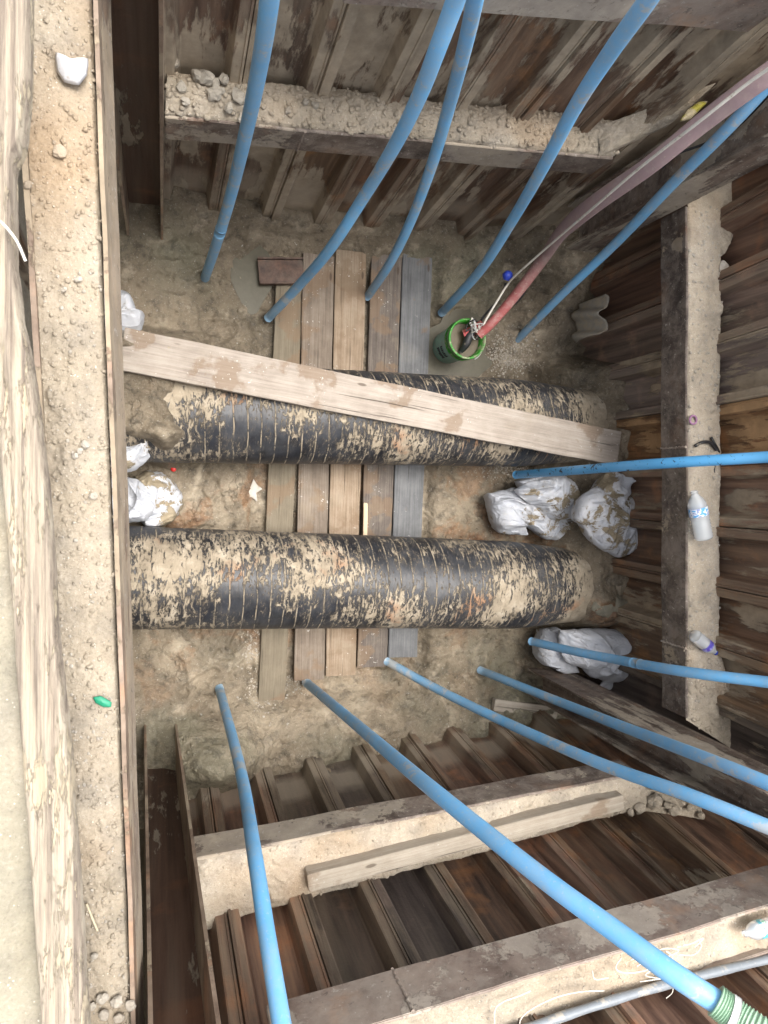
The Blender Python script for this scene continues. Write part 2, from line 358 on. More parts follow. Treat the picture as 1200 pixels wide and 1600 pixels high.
def m_pipe():
    n = N('muddy_black_wrap'); p = n.obj; x = n.sep(p)
    an = n.ma('ARCTAN2', x[1], x[2])
    # surface coordinates: along, round
    cv = n.t.nodes.new('ShaderNodeCombineXYZ'); n._set(cv.inputs[0], x[0]); n._set(cv.inputs[1], n.ma('MULTIPLY', an, .29)); q = cv.outputs[0]
    wob = n.ma('MULTIPLY', n.noise(q, 6, 2), .02)
    seam = n.ma('FRACT', n.ma('MULTIPLY', n.ma('ADD', n.ma('ADD', x[0], wob), n.ma('MULTIPLY', an, .012)), 1/.078))
    sm = n.ma('MINIMUM', seam, n.ma('SUBTRACT', 1.0, seam)); line = n.th(sm, .062, .030)
    big = n.noise(q, 1.9, 4, .55, .3)
    med = n.noise(n.sc(q, 36, 13, 1), 1, 10, .78, .7)
    fin = n.noise(n.sc(q, 75, 34, 1), 1, 5, .7, .5)
    top = n.ma('MULTIPLY', n.ma('COSINE', n.ma('ADD', an, -.15)), .045)
    f = n.ma('ADD', n.ma('ADD', n.ma('MULTIPLY', med, .62), n.ma('MULTIPLY', fin, .25)), n.ma('ADD', n.ma('MULTIPLY', n.ma('SUBTRACT', big, .5), .48), top))
    endm = n.ma('ADD', n.ma('MULTIPLY', n.th(x[0], 1.05, 1.55), 1.7), n.ma('MULTIPLY', n.th(x[0], -1.25, -1.55), .5))
    f = n.ma('ADD', f, n.ma('MULTIPLY', endm, .07))
    mask = n.th(f, .486, .510)
    lm = n.ma('MULTIPLY', line, n.th(n.noise(n.sc(q, 5, 14, 1), 1, 7, .75), .43, .52))
    mask = n.ma('MAXIMUM', mask, lm)
    blk = n.ramp(n.noise(q, 9, 6, .65), [(.35, (.008, .009, .012)), (.7, (.028, .031, .039))])
    film = n.th(n.noise(q, 5, 6, .6), .46, .66)
    blk = n.mix(n.ma('MULTIPLY', film, .20), blk, (.17, .17, .17))
    blk = n.mix(n.ma('MULTIPLY', n.th(n.ma('ADD', f, n.ma('MULTIPLY', n.noise(n.sc(q, 60, 12, 1), 1, 7, .75), .10)), .47, .60), .34), blk, (.25, .205, .15))
    mc = n.ramp(n.noise(q, 7, 7, .7), [(.3, (.19, .155, .11)), (.52, (.33, .275, .20)), (.72, (.48, .42, .33))])
    mc = n.mix(n.th(n.noise(q, 2.6, 4), .60, .68), mc, (.34, .20, .12))
    col = n.mix(mask, blk, mc)
    h = n.ma('ADD', n.ma('MULTIPLY', mask, n.ma('ADD', .5, n.ma('MULTIPLY', med, .8))), n.ma('MULTIPLY', n.th(seam, 0, .15), .4))
    h = n.ma('ADD', h, n.ma('MULTIPLY', fin, .25))
    return n.out(col, n.mix(mask, (.46,)*3, (.95,)*3), n.bump(h, .006, .9))
M_PIPE = m_pipe()

def m_pvc(name='blue_pvc', c=(.135, .39, .67), d=.55):
    n = N(name); p = n.pos
    fade = n.noise(n.sc(n.pos, 1, 1, 1), 3, 3)
    base = n.mix(n.th(fade, .35, .7), c, tuple(min(1, v*1.22+.012) for v in c))
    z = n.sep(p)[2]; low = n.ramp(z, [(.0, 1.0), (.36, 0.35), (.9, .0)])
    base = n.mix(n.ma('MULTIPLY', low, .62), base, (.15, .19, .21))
    m = n.ma('ADD', n.ma('ADD', n.noise(p, 9, 8, .72), n.ma('MULTIPLY', low, .06)), n.ma('MULTIPLY', n.ma('SUBTRACT', n.noise(p, 1.6, 2), .5), .35))
    mk = n.th(m, .595, .64)
    base = n.mix(n.ma('MULTIPLY', n.th(m, .38, .66), .42), base, (.38, .42, .43))
    sp = n.noise(p, 65, 4, .7); base = n.mix(n.ma('MULTIPLY', n.th(sp, .60, .66), .35), base, (.50, .50, .48))
    base = n.mix(n.ma('MULTIPLY', mk, d), base, (.50, .47, .41))
    return n.out(base, n.ma('ADD', .38, n.ma('MULTIPLY', m, .2)), n.bump(m, .002, .3))
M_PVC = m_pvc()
def m_pvc_black():
    n = N('blue_pvc_smudged'); p = n.pos
    m = n.ma('ADD', n.noise(n.sc(p, 12, 30, 30), 1, 5, .7, .8), n.ma('MULTIPLY', n.ma('SUBTRACT', n.noise(p, 3, 2), .5), .2))
    mk = n.th(m, .60, .615)
    c = n.mix(n.th(n.noise(p, 4, 3), .3, .7), (.08, .32, .60), (.12, .39, .70))
    return n.out(n.mix(mk, c, (.02, .022, .03)), .4)
M_PVC_B = m_pvc_black()

def m_bag(name, mud=.35):
    n = N(name); p = n.pos
    base = n.ramp(n.noise(p, 12, 5, .6), [(.3, (.46, .48, .52)), (.7, (.60, .61, .64))])
    f = n.ma('ADD', n.noise(p, 8, 9, .72, .4), n.ma('MULTIPLY', n.ma('SUBTRACT', n.noise(p, 3, 2), .5), .5))
    mk = n.th(f, .74-.36*mud, .76-.36*mud)
    mc = n.ramp(n.noise(p, 15, 6), [(.35, (.22, .18, .12)), (.65, (.36, .30, .21))])
    base = n.mix(n.ma('MULTIPLY', n.th(f, .66-.4*mud, .76-.36*mud), .25), base, (.55, .49, .40))
    col = n.mix(mk, base, mc)
    q = n.sc(n.obj, 1, 1, 1)
    wr = n.ma('ADD', n.noise(q, 9, 4, .5, 2.2), n.ma('MULTIPLY', n.noise(q, 25, 4, .6, 1.2), .5))
    wv = n.ma('MULTIPLY', n.noise(p, 400, 1), .03)
    rg = n.ma('ABSOLUTE', n.ma('SUBTRACT', n.noise(n.sc(q, 1, 1.6, 1.6), 5, 3, .5, 1.5), .5)); rg = n.ma('POWER', n.ma('SUBTRACT', 1.0, rg), 14)
    rg2 = n.ma('ABSOLUTE', n.ma('SUBTRACT', n.noise(n.sc(q, 1.7, 1, 1), 13, 2, .5, 1.0), .5)); rg2 = n.ma('POWER', n.ma('SUBTRACT', 1.0, rg2), 12)
    wr = n.ma('ADD', n.ma('MULTIPLY', wr, .35), n.ma('MULTIPLY', rg, .35))
    h = n.ma('ADD', n.ma('ADD', wr, wv), n.ma('MULTIPLY', mk, .25))
    return n.out(col, .92, n.bump(h, .016, .7), Specular_IOR_Level=.2)
M_BAG = m_bag('white_woven', .02); M_BAG_M = m_bag('white_woven_muddy', .52); M_BAG_MM = m_bag('white_woven_very_muddy', .72)
M_BAG_B = m_bag('grey_white_woven', .30)

def simple(name, col, rough=.6, dirt=0.0, dc=(.36, .3, .22), **k):
    n = N(name); p = n.pos
    c = n.mix(n.th(n.noise(p, 30, 5, .6), .3, .7), col, tuple(v*.8 for v in col))
    if dirt: c = n.mix(n.ma('MULTIPLY', n.th(n.noise(p, 20, 6, .7), .62-.3*dirt, .70-.3*dirt), .8), c, dc)
    return n.out(c, rough, n.bump(n.noise(p, 60, 4), .002, .3), **k)
M_WATER = simple('muddy_water', (.12, .108, .076), .42, Specular_IOR_Level=.22)
M_WATER2 = simple('bucket_water', (.12, .095, .062), .45, Specular_IOR_Level=.2)
M_GREEN = simple('green_plastic', (.035, .25, .022), .42, .38, (.30, .27, .19))
M_BUCK = simple('pale_green_label', (.28, .48, .38), .45, .22, (.32, .33, .27))
M_INK = simple('dark_ink', (.03, .035, .04), .5)
M_WIRE = simple('galvanised_wire', (.5, .5, .48), .4, .2)
M_ROPE = simple('white_cord', (.72, .68, .60), .8, .15)
M_BLACK = simple('black_rubber', (.018, .018, .02), .55, .12)
M_REDH = simple('red_hose', (.42, .075, .075), .7, .30, (.36, .22, .17))
def m_hose():
    n = N('faded_red_layflat'); p = n.pos; z = n.sep(p)[2]
    c = n.ramp(z, [(.10, (.42, .07, .07)), (.45, (.34, .085, .08)), (.75, (.27, .17, .16)), (1.0, (.40, .28, .285))])
    c = n.mix(n.ma('MULTIPLY', n.th(n.noise(p, 16, 6, .7), .45, .65), .45), c, (.46, .36, .32))
    c = n.mix(n.ma('MULTIPLY', n.th(n.noise(p, 50, 3, .7), .62, .66), .5), c, (.5, .42, .34))
    return n.out(c, .75, n.bump(n.noise(n.sc(p, 1, 1, 1), 14, 6, .6), .008, .6))
M_HOSE = m_hose()
M_GREY = simple('grey_conduit', (.23, .255, .28), .45, .25, (.45, .41, .34))
M_CLEARGREEN = simple('pale_green_hose', (.32, .50, .34), .3, .15, (.6, .6, .5))
M_TAPE = simple('silver_tape', (.66, .66, .64), .35, .1)
M_LEAF = simple('green_scrap', (.02, .27, .15), .5)
M_RED = simple('red_plastic', (.62, .02, .015), .4)
M_BLUE = simple('blue_plastic', (.035, .07, .50), .4)
M_YEL = simple('yellow_cloth', (.33, .29, .04), .7, .55)
M_SHT = simple('dusty_sheet', (.33, .30, .25), .85, .45)
M_PAPER = simple('crumpled_white', (.74, .74, .76), .5, .12)
M_PALE = simple('matte_pale', (.52, .48, .42), .9, .2)
M_STRAW = simple('straw', (.55, .47, .33), .8)
M_PINK = simple('purple_ring', (.35, .18, .30), .5)
def m_clear(name, tint=(.86, .90, .93)):
    n = N(name); b = n.b
    b.inputs['Base Color'].default_value = (*tint, 1); b.inputs['Roughness'].default_value = .16
    b.inputs['Transmission Weight'].default_value = .62; b.inputs['IOR'].default_value = 1.2
    return n.m
M_CLEAR = m_clear('clear_plastic'); 
def m_label(name, cols):
    n = N(name); v = n.noise(n.pos, 38, 3, .5)
    return n.out(n.ramp(v, cols, 'CONSTANT'), .35)
M_LAB1 = m_label('bottle_label_blue_white', [(0, (.10, .38, .75)), (.46, (.80, .84, .90)), (.56, (.30, .36, .62))])
M_LAB2 = m_label('bottle_label_violet', [(0, (.10, .08, .42)), (.50, (.16, .14, .50)), (.58, (.34, .33, .66))])
M_LAB3 = m_label('bottle_label_teal', [(0, (.10, .42, .50)), (.5, (.75, .80, .80)), (.6, (.25, .55, .35))])

# ================================================================= LARGE STRUCTURE
ZL, ZU, ZG = 1.45, 2.45, 3.0              # top of lower wales, of upper wales, ground level
# ---- pit floor as one heightfield
BAGX = 2.3
FEET = [tuple(U(x, y, 0)[:2]) for x, y in ((319, 438), (419, 497), (690, 489), (803, 536), (750, 1047), (604, 1033), (478, 1066), (342, 1073))]
_pr = random.Random(5)
PRINTS = [(_pr.uniform(.0, .55), _pr.uniform(.85, 1.5), _pr.uniform(0, 3.1), 1) for _ in range(9)]+[(_pr.uniform(.1, .55), _pr.uniform(-1.4, -.95), _pr.uniform(0, 3.1), 1) for _ in range(7)]+[(_pr.uniform(.2, .55), _pr.uniform(-.2, .05), _pr.uniform(0, 3.1), 1) for _ in range(3)]+[(_pr.uniform(1.85, 2.6), _pr.uniform(-1.35, -1.0), _pr.uniform(0, 3.1), 1) for _ in range(6)]+[(_pr.uniform(1.9, 2.3), _pr.uniform(-.2, .05), _pr.uniform(0, 3.1), 1) for _ in range(3)]+[(_pr.uniform(1.9, 2.6), _pr.uniform(1.3, 1.55), _pr.uniform(0, 3.1), 1) for _ in range(4)]
def floor_h(x, y):
    x = np.asarray(x, float); y = np.asarray(y, float)
    h = .034*fbm(x, y, 1.7, 4, 3) + .022*fbm(x, y, 6, 5, 9, .52) + .012*fbm(x, y, 24, 3, 20, .6)
    h = h + .016*np.maximum(0, fbm(x, y, 13, 3, 25)-.12)
    tex = np.abs(fbm(x*1.0, y*.6, 14, 2, 31)); h = h - .008*ss(.07, .0, tex)*ss(-.1, .3, fbm(x, y, 1.3, 2, 40))
    h = h - .07*ss(.50, .62, x)*ss(1.86, 1.78, x)*ss(-1.55, -1.42, y)*ss(1.62, 1.54, y)       # bed the boards lie in
    h = h - .05*ss(1.74, 1.84, x)*ss(2.30, 2.1, x)*ss(.68, .76, y)*ss(1.28, 1.12, y)           # pool round the bucket
    h = h - .035*np.exp(-(((x-.50)/.17)**2+((y-1.32)/.24)**2)*1.6)
    for (bx, by, ba, sgn) in PRINTS:
        dx, dy = x-bx, y-by; u = dx*np.cos(ba)+dy*np.sin(ba); v = -dx*np.sin(ba)+dy*np.cos(ba)
        e = (u/.13)**2+(v/(.048+.012*u/.13))**2
        e = e+.5*fbm(x, y, 9, 3, 80); h = h - .015*ss(1.6, .5, e) + .005*np.exp(-((e-1.9)/.5)**2)
    for fx, fy in FEET:
        d = np.hypot(x-fx, y-fy)*(1+.35*fbm(x, y, 14, 2, 90)); h = h+.030*np.exp(-((d-.055)/.03)**2)-.015*np.exp(-(d/.10)**2)
    # rise at the right wall behind the pipe ends
    ry = ss(-1.18, -.85, y)*ss(.98, .78, y)
    h = h + (.58+.12*fbm(x, y, 4, 3, 50))*ss(2.52, 2.86, x+.08*fbm(x, y, 5, 3, 51))*ry*(1-.45*np.exp(-((y+.14)/.2)**2))
    h = h + .30*ss(2.35, 2.85, x)*ss(-1.7, -1.1, -np.abs(y))*0
    h = h + .14*ss(2.0, 2.75, x)*ss(.8, 1.1, y)
    # mud under the left beam and over the end of the upper pipe
    h = h + (.66+.05*fbm(x, y, 6, 3, 60))*ss(.42, .02, x+.22*fbm(x, y, 5, 4, 61))*ss(.02, .26, y+.06*fbm(x, y, 6, 3, 62))*ss(.90, .66, y)
    h = h + .10*ss(.45, -.1, x)*ss(.6, .8, y) + .07*ss(.5, .1, x)*ss(.2, .05, y)*ss(-.4, -.25, y)
    h = h + .05*ss(.42, .1, x)*ss(-.9, -1.2, y)
    # banks against the sheet piles
    h = h + .13*ss(1.35, 1.66, y+.08*fbm(x, x*0, 3, 3, 70))
    h = h + (.16+.06*fbm(x, y, 5, 2, 71))*ss(-1.42, -1.70, y+.10*fbm(x, x*0, 2.4, 3, 72))
    h = h + .30*np.exp(-(((x-.36)/.26)**2+((y+1.72)/.20)**2)*1.2)
    h = h + .22*np.exp(-(((x-2.72)/.25)**2+((y-1.5)/.3)**2))
    return h
nx, ny = 520, 560
gx = np.linspace(-.75, 3.2, nx); gy = np.linspace(-2.3, 2.2, ny); GX, GY = np.meshgrid(gx, gy, indexing='ij')
tag(from_np('pit_floor', np.stack([GX, GY, floor_h(GX, GY)], -1).reshape(-1, 3), grid_faces(nx, ny), M_MUD),
    'wet brown trampled mud at the bottom of the pit', 'mud', kind='structure')

# ---- ground around the pit
bm = bmesh.new()
inner = [(-.46, -2.14), (3.12, -2.14), (3.12, 2.16), (-.46, 2.16)]; mid = [(-4, -5), (7, -5), (7, 5), (-4, 5)]; outer = [(-150, -150), (150, -150), (150, 150), (-150, 150)]
rings = [[bm.verts.new((x, y, ZG-.10)) for x, y in q] for q in (inner, mid, outer)]
skirt = [bm.verts.new((x, y, -.4)) for x, y in inner]
for a, b in ((rings[0], rings[1]), (rings[1], rings[2])):
    for i in range(4): bm.faces.new((a[i], a[(i+1) % 4], b[(i+1) % 4], b[i]))
for i in range(4): bm.faces.new((skirt[i], skirt[(i+1) % 4], rings[0][(i+1) % 4], rings[0][i]))
me = bpy.data.meshes.new('ground'); bm.to_mesh(me); bm.free()
tag(link_mesh('ground', me, M_GROUND), 'bare grey brown ground around the open pit', 'ground', kind='structure')

# ---- sheet pile walls
def sheet_wall(label, L, nrm, pitch, mat, zr, special=None, depth=.088, flip=False):
    """L: [(z, (x0,y0), (x1,y1)), ...] front line of the wall at some heights; every pile is a part"""
    nrm = Vector((nrm[0], nrm[1], 0))
    def P(s, z):
        for (z0, a0, b0), (z1, a1, b1) in zip(L[:-1], L[1:]):
            if z <= z1 or (z1 == L[-1][0]):
                k = (z-z0)/(z1-z0)
                A = Vector(a0).lerp(Vector(a1), k); B = Vector(b0).lerp(Vector(b1), k)
                return A.lerp(B, s)
    length = (Vector(L[1][2])-Vector(L[1][1])).length; n = max(2, round(length/pitch)); p = length/n
    root = empty('sheet_pile_wall', (L[0][1][0], L[0][1][1], 0)); tag(root, label, 'retaining wall')
    prof = [(.006, .10), (.012, -.10), (.045, -.12), (.055, .0), (.135, 0), (.155, .02), (.215, .92), (.24, 1), (.76, 1), (.785, .92), (.845, .02), (.865, 0), (.96, .0), (.965, -.07), (.994, -.05)]
    zs = np.linspace(zr[0], zr[1], 9)
    for i in range(n):
        off = rnd.uniform(-.012, .012); sk_ = rnd.uniform(-.006, .006); zt = rnd.uniform(-.05, .04); V = []
        dp = depth*rnd.uniform(.85, 1.1)
        for side in (0, 1):
            for (u, d) in prof:
                for z in zs:
                    zz = z+(zt if z == zs[-1] else 0)
                    q = P((i+u)/n, zz); o = off+sk_*(zz)+dp*d+side*.010
                    V.append((q.x+nrm.x*o, q.y+nrm.y*o, zz))
        m = len(zs); k = len(prof); Fc = grid_faces(k, m).tolist(); Fc += [[v+k*m for v in f][::-1] for f in Fc]
        for j in range(k-1):
            for e in (0, m-1): Fc.append([j*m+e, (j+1)*m+e, k*m+(j+1)*m+e, k*m+j*m+e])
        for j in (0, k-1):
            for e in range(m-1): Fc.append([j*m+e, j*m+e+1, k*m+j*m+e+1, k*m+j*m+e])
        me = bpy.data.meshes.new('sheet_pile'); me.from_pydata(V, [], Fc); me.update()
        at = me.attributes.new('worn_lit', 'FLOAT', 'POINT'); wv = [max(0, 1-abs(d)*2.2) for side in (0, 1) for (u, d) in prof for z in zs]; at.data.foreach_set('value', wv)  # crest weight for wear plus painted-in light, fading into the pans
        o = link_mesh('sheet_pile', me, mat, root)
        if special and i in special: me.materials[0] = special[i]
    return root
ztop = 3.06
WT = [(0, (-.02, 1.60), (2.92, 1.69)), (ZL, (-.02, 1.665), (2.92, 1.80)), (ztop, (-.04, 1.86), (3.0, 2.06))]
WB = [(0, (-.02, -1.90), (2.97, -1.58)), (ZL, (-.02, -1.985), (3.0, -1.78)), (ztop, (-.02, -1.96), (3.05, -2.04))]
WR = [(0, (2.99, -1.80), (2.80, 1.72)), (ZL, (3.04, -1.86), (2.835, 1.80)), (ztop, (3.06, -2.0), (2.87, 2.02))]
WLf = [(0, (-.42, -1.98), (-.44, 1.72)), (ZL, (-.44, -2.0), (-.46, 1.85)), (2.96, (-.36, -2.0), (-.46, 2.0))]
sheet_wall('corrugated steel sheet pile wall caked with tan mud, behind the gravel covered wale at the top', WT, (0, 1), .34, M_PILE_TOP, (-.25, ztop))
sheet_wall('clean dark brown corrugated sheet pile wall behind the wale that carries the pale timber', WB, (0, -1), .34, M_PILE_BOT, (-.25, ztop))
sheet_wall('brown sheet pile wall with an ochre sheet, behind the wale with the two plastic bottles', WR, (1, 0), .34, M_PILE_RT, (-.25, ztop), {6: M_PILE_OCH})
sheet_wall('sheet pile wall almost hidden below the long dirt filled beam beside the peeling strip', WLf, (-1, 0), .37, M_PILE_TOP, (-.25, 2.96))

# ---- wales: H beams lying on their side, trough up
def wale(label, A, B, nrm, wd, zt, h, mat, matb=None, welds=()):
    nrm = Vector((nrm[0], nrm[1], 0)); root = empty('steel_wale', ((A[0]+B[0])/2, (A[1]+B[1])/2, zt-h)); tag(root, label, 'steel beam')
    box('front_flange', A, B, .014, h, zt, mat, root, .003, .007, .004, 20, nrm)
    box('back_flange', A, B, .014, h-.04, zt-.035, matb or mat, root, .003, wd-.007, .004, 20, nrm)
    box('web', A, B, wd-.030, .012, zt-h/2+.006, mat, root, 0, wd/2, 0, 0, nrm)
    A = Vector(A[:2]); B = Vector(B[:2])
    for s in welds:
        q = A.lerp(B, s); t = (B-A).normalized(); V = []; Fc = []; nn = 22
        s3 = Vector((-t.y, t.x)); s3 = s3 if s3.dot(nrm.xy) > 0 else -s3
        P = [Vector((q.x-s3.x*.001+t.x*rnd.uniform(-.003, .003), q.y-s3.y*.001+t.y*rnd.uniform(-.003, .003), zt-h+h*k/nn)) for k in range(nn+1)]
        tube('weld_bead', P, lambda u: .006+.002*math.sin(u*90), M_BEAM_L, root, 8, 1, spline=False)
    return root
def XY(px, py, z): v = U(px, py, z); return (v.x, v.y)
a = XY(258, 185, ZL); b = XY(958, 249, ZL)
W1a, W1b = a, b
wale('horizontal steel beam across the top wall, gravel and rubble heaped on it', a, b, (0, 1), .205, ZL, .19, M_BEAM, welds=(.27,))
W2a, W2b = XY(1072, 322, ZL), XY(1072, 1122, ZL)
wale('upright looking beam along the right wall with two plastic bottles lying on its dirt', W2a, W2b, (1, 0), .235, ZL, .20, M_BEAM_D, welds=(.46, .86))
W3a, W3b = XY(305, 1340, ZL), XY(1000, 1207, ZL)
wale('horizontal steel beam across the bottom wall carrying a pale squared timber', W3a, W3b, (0, -1), .20, ZL, .19, M_BEAM)
W4a, W4b = (1.0, 1.655), XY(1200, 0, ZU)
W4a = XY(560, -60, ZU); W4b = XY(1235, 0, ZU)
wale('higher pale dusty beam crossing the top right corner of the picture', W4a, W4b, (0, 1), .205, ZU, .20, M_BEAM_L)
W5a, W5b = XY(430, 1645, ZU), XY(1300, 1385, ZU)
wale('near dusty beam at the lower edge carrying loose white wires and a grey conduit', W5a, W5b, (0, -1), .24, ZU, .215, M_BEAM_L, welds=(.2,))
# left wale: long, near, right below the photographer
z6 = 2.5
L_in0, L_in1 = XY(146, -160, z6), XY(219, 1760, z6)
L_out0, L_out1 = XY(18, -160, z6), XY(133, 1760, z6)
root = empty('steel_wale', (L_in0[0], 0, z6-.2)); tag(root, 'long near beam down the left side, its trough packed with pale dirt', 'steel beam')
def bent_flange(name, T0, T1, B0, B1, zt, zb, th, mat, parent, n=60, side=-1, rough=.004):
    V = []
    for i in range(n+1):
        s = i/n
        jx = rough*float(fbm(s*9, 0, 1, 3, 5)); tx, ty = T0[0]+(T1[0]-T0[0])*s, T0[1]+(T1[1]-T0[1])*s; bx, by = B0[0]+(B1[0]-B0[0])*s, B0[1]+(B1[1]-B0[1])*s
        jz = rough*.7*float(fbm(s*40, 3, 1, 2, 6))
        V += [(tx+jx, ty, zt+jz), (bx+jx, by, zb+jz), (bx+side*th+jx, by, zb+jz), (tx+side*th+jx, ty, zt+jz)]
    Fc = grid_faces(n+1, 4, False, True).tolist()+[[0, 1, 2, 3], [n*4+3, n*4+2, n*4+1, n*4]]
    me = bpy.data.meshes.new(name); me.from_pydata(V, [], Fc); me.update(); return link_mesh(name, me, mat, parent)
B_in0, B_in1 = XY(160, -160, z6-.2), XY(229, 1760, z6-.2)
Bm = (U(212, 760, z6-.2))
B_in0 = (Bm.x-.115, B_in0[1]); B_in1 = (Bm.x+.055, B_in1[1])
bent_flange('front_flange', L_in0, L_in1, (L_in0[0]+.004, L_in0[1]), (L_in1[0]+.004, L_in1[1]), z6, z6-.085, .012, M_EDGE, root)
bent_flange('back_flange', L_out0, L_out1, L_out0, L_out1, z6, z6-.2, .014, M_EDGE, root, side=-1)
bent_flange('web', (L_in0[0]-.02, L_in0[1]), (L_in1[0]-.02, L_in1[1]), (L_in0[0]-.02, L_in0[1]), (L_in1[0]-.02, L_in1[1]), z6-.10, z6-.115, .15, M_BEAM, root)
# lower lip plate welded under the flange, mud stuck on it
o = bent_flange('bottom_strip', (L_in0[0]+.004, L_in0[1]), (L_in1[0]+.004, L_in1[1]), (B_in0[0]+.012, B_in0[1]), (B_in1[0]+.012, B_in1[1]), z6-.08, z6-.215, .02, M_LIP, root, rough=.004)

# ---- dirt lying in the troughs
def dirt(name, label, A, B, C, D, zt, amp=.02, rag=.12, n=300, m=44, mat=None, crown=.02, seed=0, drop=.14, zend=0.0, cat='dirt', frag=0.0, slope=False):
    za = [q[2]-zt for q in (A, B, C, D)] if slope else [0]*4
    s = np.linspace(0, 1, n)[:, None]; t = np.linspace(0, 1, m)[None, :]
    A, B, C, D = [np.array(q[:2]) for q in (A, B, C, D)]
    LL = np.linalg.norm(B-A)
    e = 1+rag*fbm(s*LL*1.0, s*0, 3.2, 5, seed+2, .62)+.0*t
    e0 = frag*fbm(s*LL, s*0+3, 5, 4, seed+8, .6)
    te = e0+(e-e0)*t
    F0 = A+(B-A)*s[..., None]; K0 = D+(C-D)*s[..., None]
    P = F0+(K0-F0)*te[..., None]
    x, y = P[..., 0], P[..., 1]
    z = zt+amp*(fbm(x, y, 5, 5, seed)+.35*fbm(x, y, 40, 3, seed+5))+crown*np.sin(np.pi*np.clip(te, 0, 1))+zend*te
    z = z+(za[0]*(1-s)+za[1]*s)*(1-te)+(za[3]*(1-s)+za[2]*s)*te
    z = z-drop*ss(.94, 1.0, t)-.015*ss(.05, 0, t) - (0 if frag == 0 else drop)*ss(.05, 0, t)
    z = z + .026*np.maximum(0, fbm(x, y, 11, 4, seed+9)-.33)*2
    o = from_np(name, np.stack([x, y, z], -1).reshape(-1, 3), grid_faces(n, m), mat or M_DRY)
    if label: tag(o, label, cat, kind='stuff')
    return o, (A, B, C, D, zt)
def off(P, v, d): return (P[0]+v[0]*d, P[1]+v[1]*d)
D1, q1 = dirt('dirt', 'sandy gravel heaped in the trough of the top wale', off(W1a, (0, 1), .010), off(W1b, (0, 1), .010), U(995, 184, ZL+.03), U(262, 106, ZL+.03), ZL+.004, .022, .13, 420, 50, seed=1, crown=.035)
D2, q2 = dirt('dirt', 'pale dirt in the trough of the right wale under the bottles', off(W2a, (1, 0), .010), off(W2b, (1, 0), .010), U(1126, 1030, ZL), U(1130, 330, ZL), ZL+.002, .012, .07, 420, 44, seed=2, crown=.012)
D3, q3 = dirt('dirt', 'pale dried slurry on the bottom wale below the squared timber', off(W3a, (0, -1), .010), off(W3b, (0, -1), .010), U(1010, 1262, ZL), U(322, 1452, ZL), ZL+.002, .012, .10, 420, 44, seed=3, crown=.012)
D4, q4 = dirt('dirt', 'sliver of pale dirt on the higher beam at the top right', off(W4a, (0, 1), .010), off(W4b, (0, 1), .010), off(W4b, (0, 1), .23), off(W4a, (0, 1), .23), ZU+.002, .012, .05, 200, 30, seed=4)
D5, q5 = dirt('dirt', 'pale sandy dirt under the loose wires on the near bottom beam', off(W5a, (0, -1), .012), off(W5b, (0, -1), .012), off(W5b, (.1, -1), .245), off(W5a, (.1, -1), .245), ZU-.055, .010, .04, 420, 44, seed=5, crown=-.02)
D6, q6 = dirt('dirt', 'stony pale dirt filling the long near beam on the left', (L_in0[0]-.016, L_in0[1]), (L_in1[0]-.016, L_in1[1]), (L_out1[0]+.002, L_out1[1]), (L_out0[0]+.002, L_out0[1]), z6-.018, .011, 0, 900, 60, M_LEFT, .012, 6, drop=0)
# corner wedges of dirt joining the wales to the posts
D7, q7 = dirt('dirt', 'wedge of dried cracked mud filling the lower right corner above the corner post', U(1072, 1010, ZL), U(1074, 1126, ZL), U(1182, 1196, ZL), U(1124, 1020, ZL), ZL+.012, .018, .06, 120, 60, seed=7, crown=.01)
D8, q8 = dirt('dirt', 'wedge of dried mud in the upper right corner beside the leaning hose', U(1072, 315, ZL), U(1128, 400, ZL), U(1165, 330, ZL), U(1230, 222, ZL), ZL+.010, .014, .03, 100, 60, seed=8, crown=0)
D9, q9 = dirt('dirt', 'mud bank piled where the top wale meets the corner post behind the hose', U(935, 246, ZL), U(1045, 196, ZL+.18), U(1125, 124, ZL+.44), U(925, 196, ZL+.02), ZL+.012, .025, .10, 160, 80, seed=9, crown=.03, slope=True)

dirt('dirt', 'dirt ledge behind the clods at the right end of the bottom wale', U(985, 1222, ZL), U(1120, 1270, ZL), U(1150, 1292, ZL), U(975, 1268, ZL), ZL-.02, .02, .10, 120, 40, seed=17, crown=.01)
# ---- corner posts (H piles standing on end)
def hpost(label, x0, y0, x1, y1, zb, zt, mat, flmat, along='x', skew=(0, 0)):
    """flanges are plates parallel to `along`; web between"""
    root = empty('corner_post', ((x0+x1)/2, (y0+y1)/2, zb)); tag(root, label, 'steel post')
    def plate(name, ax, ay, bx, by, m):
        V = []; nz = 24
        for k in range(nz+1):
            z = zb+(zt-zb)*k/nz; sx, sy = skew[0]*(z-zb), skew[1]*(z-zb)
            jag = .012*rnd.random() if k == 0 else 0
            V += [(ax+sx, ay+sy, z+jag), (bx+sx, ay+sy, z-jag), (bx+sx, by+sy, z+jag), (ax+sx, by+sy, z)]
        Fc = grid_faces(nz+1, 4, False, True).tolist()+[[3, 2, 1, 0], [nz*4, nz*4+1, nz*4+2, nz*4+3]]
        me = bpy.data.meshes.new(name); me.from_pydata(V, [], Fc); me.update(); return link_mesh(name, me, m, root)
    t = .013
    if along == 'x':
        plate('flange', x0, y0, x1, y0+t, flmat); plate('flange', x0, y1-t, x1, y1, flmat)
        c = (x0+x1)/2; plate('web', c-t/2, y0+t, c+t/2, y1-t, mat)
    else:
        plate('flange', x0, y0, x0+t, y1, flmat); plate('flange', x1-t, y0, x1, y1, flmat)
        c = y0 if abs(y0) > abs(y1) else y1
        c = c+(.03 if c < 0 else -.03); plate('web', x0+t, c-t/2, x1-t, c+t/2, mat)
    return root
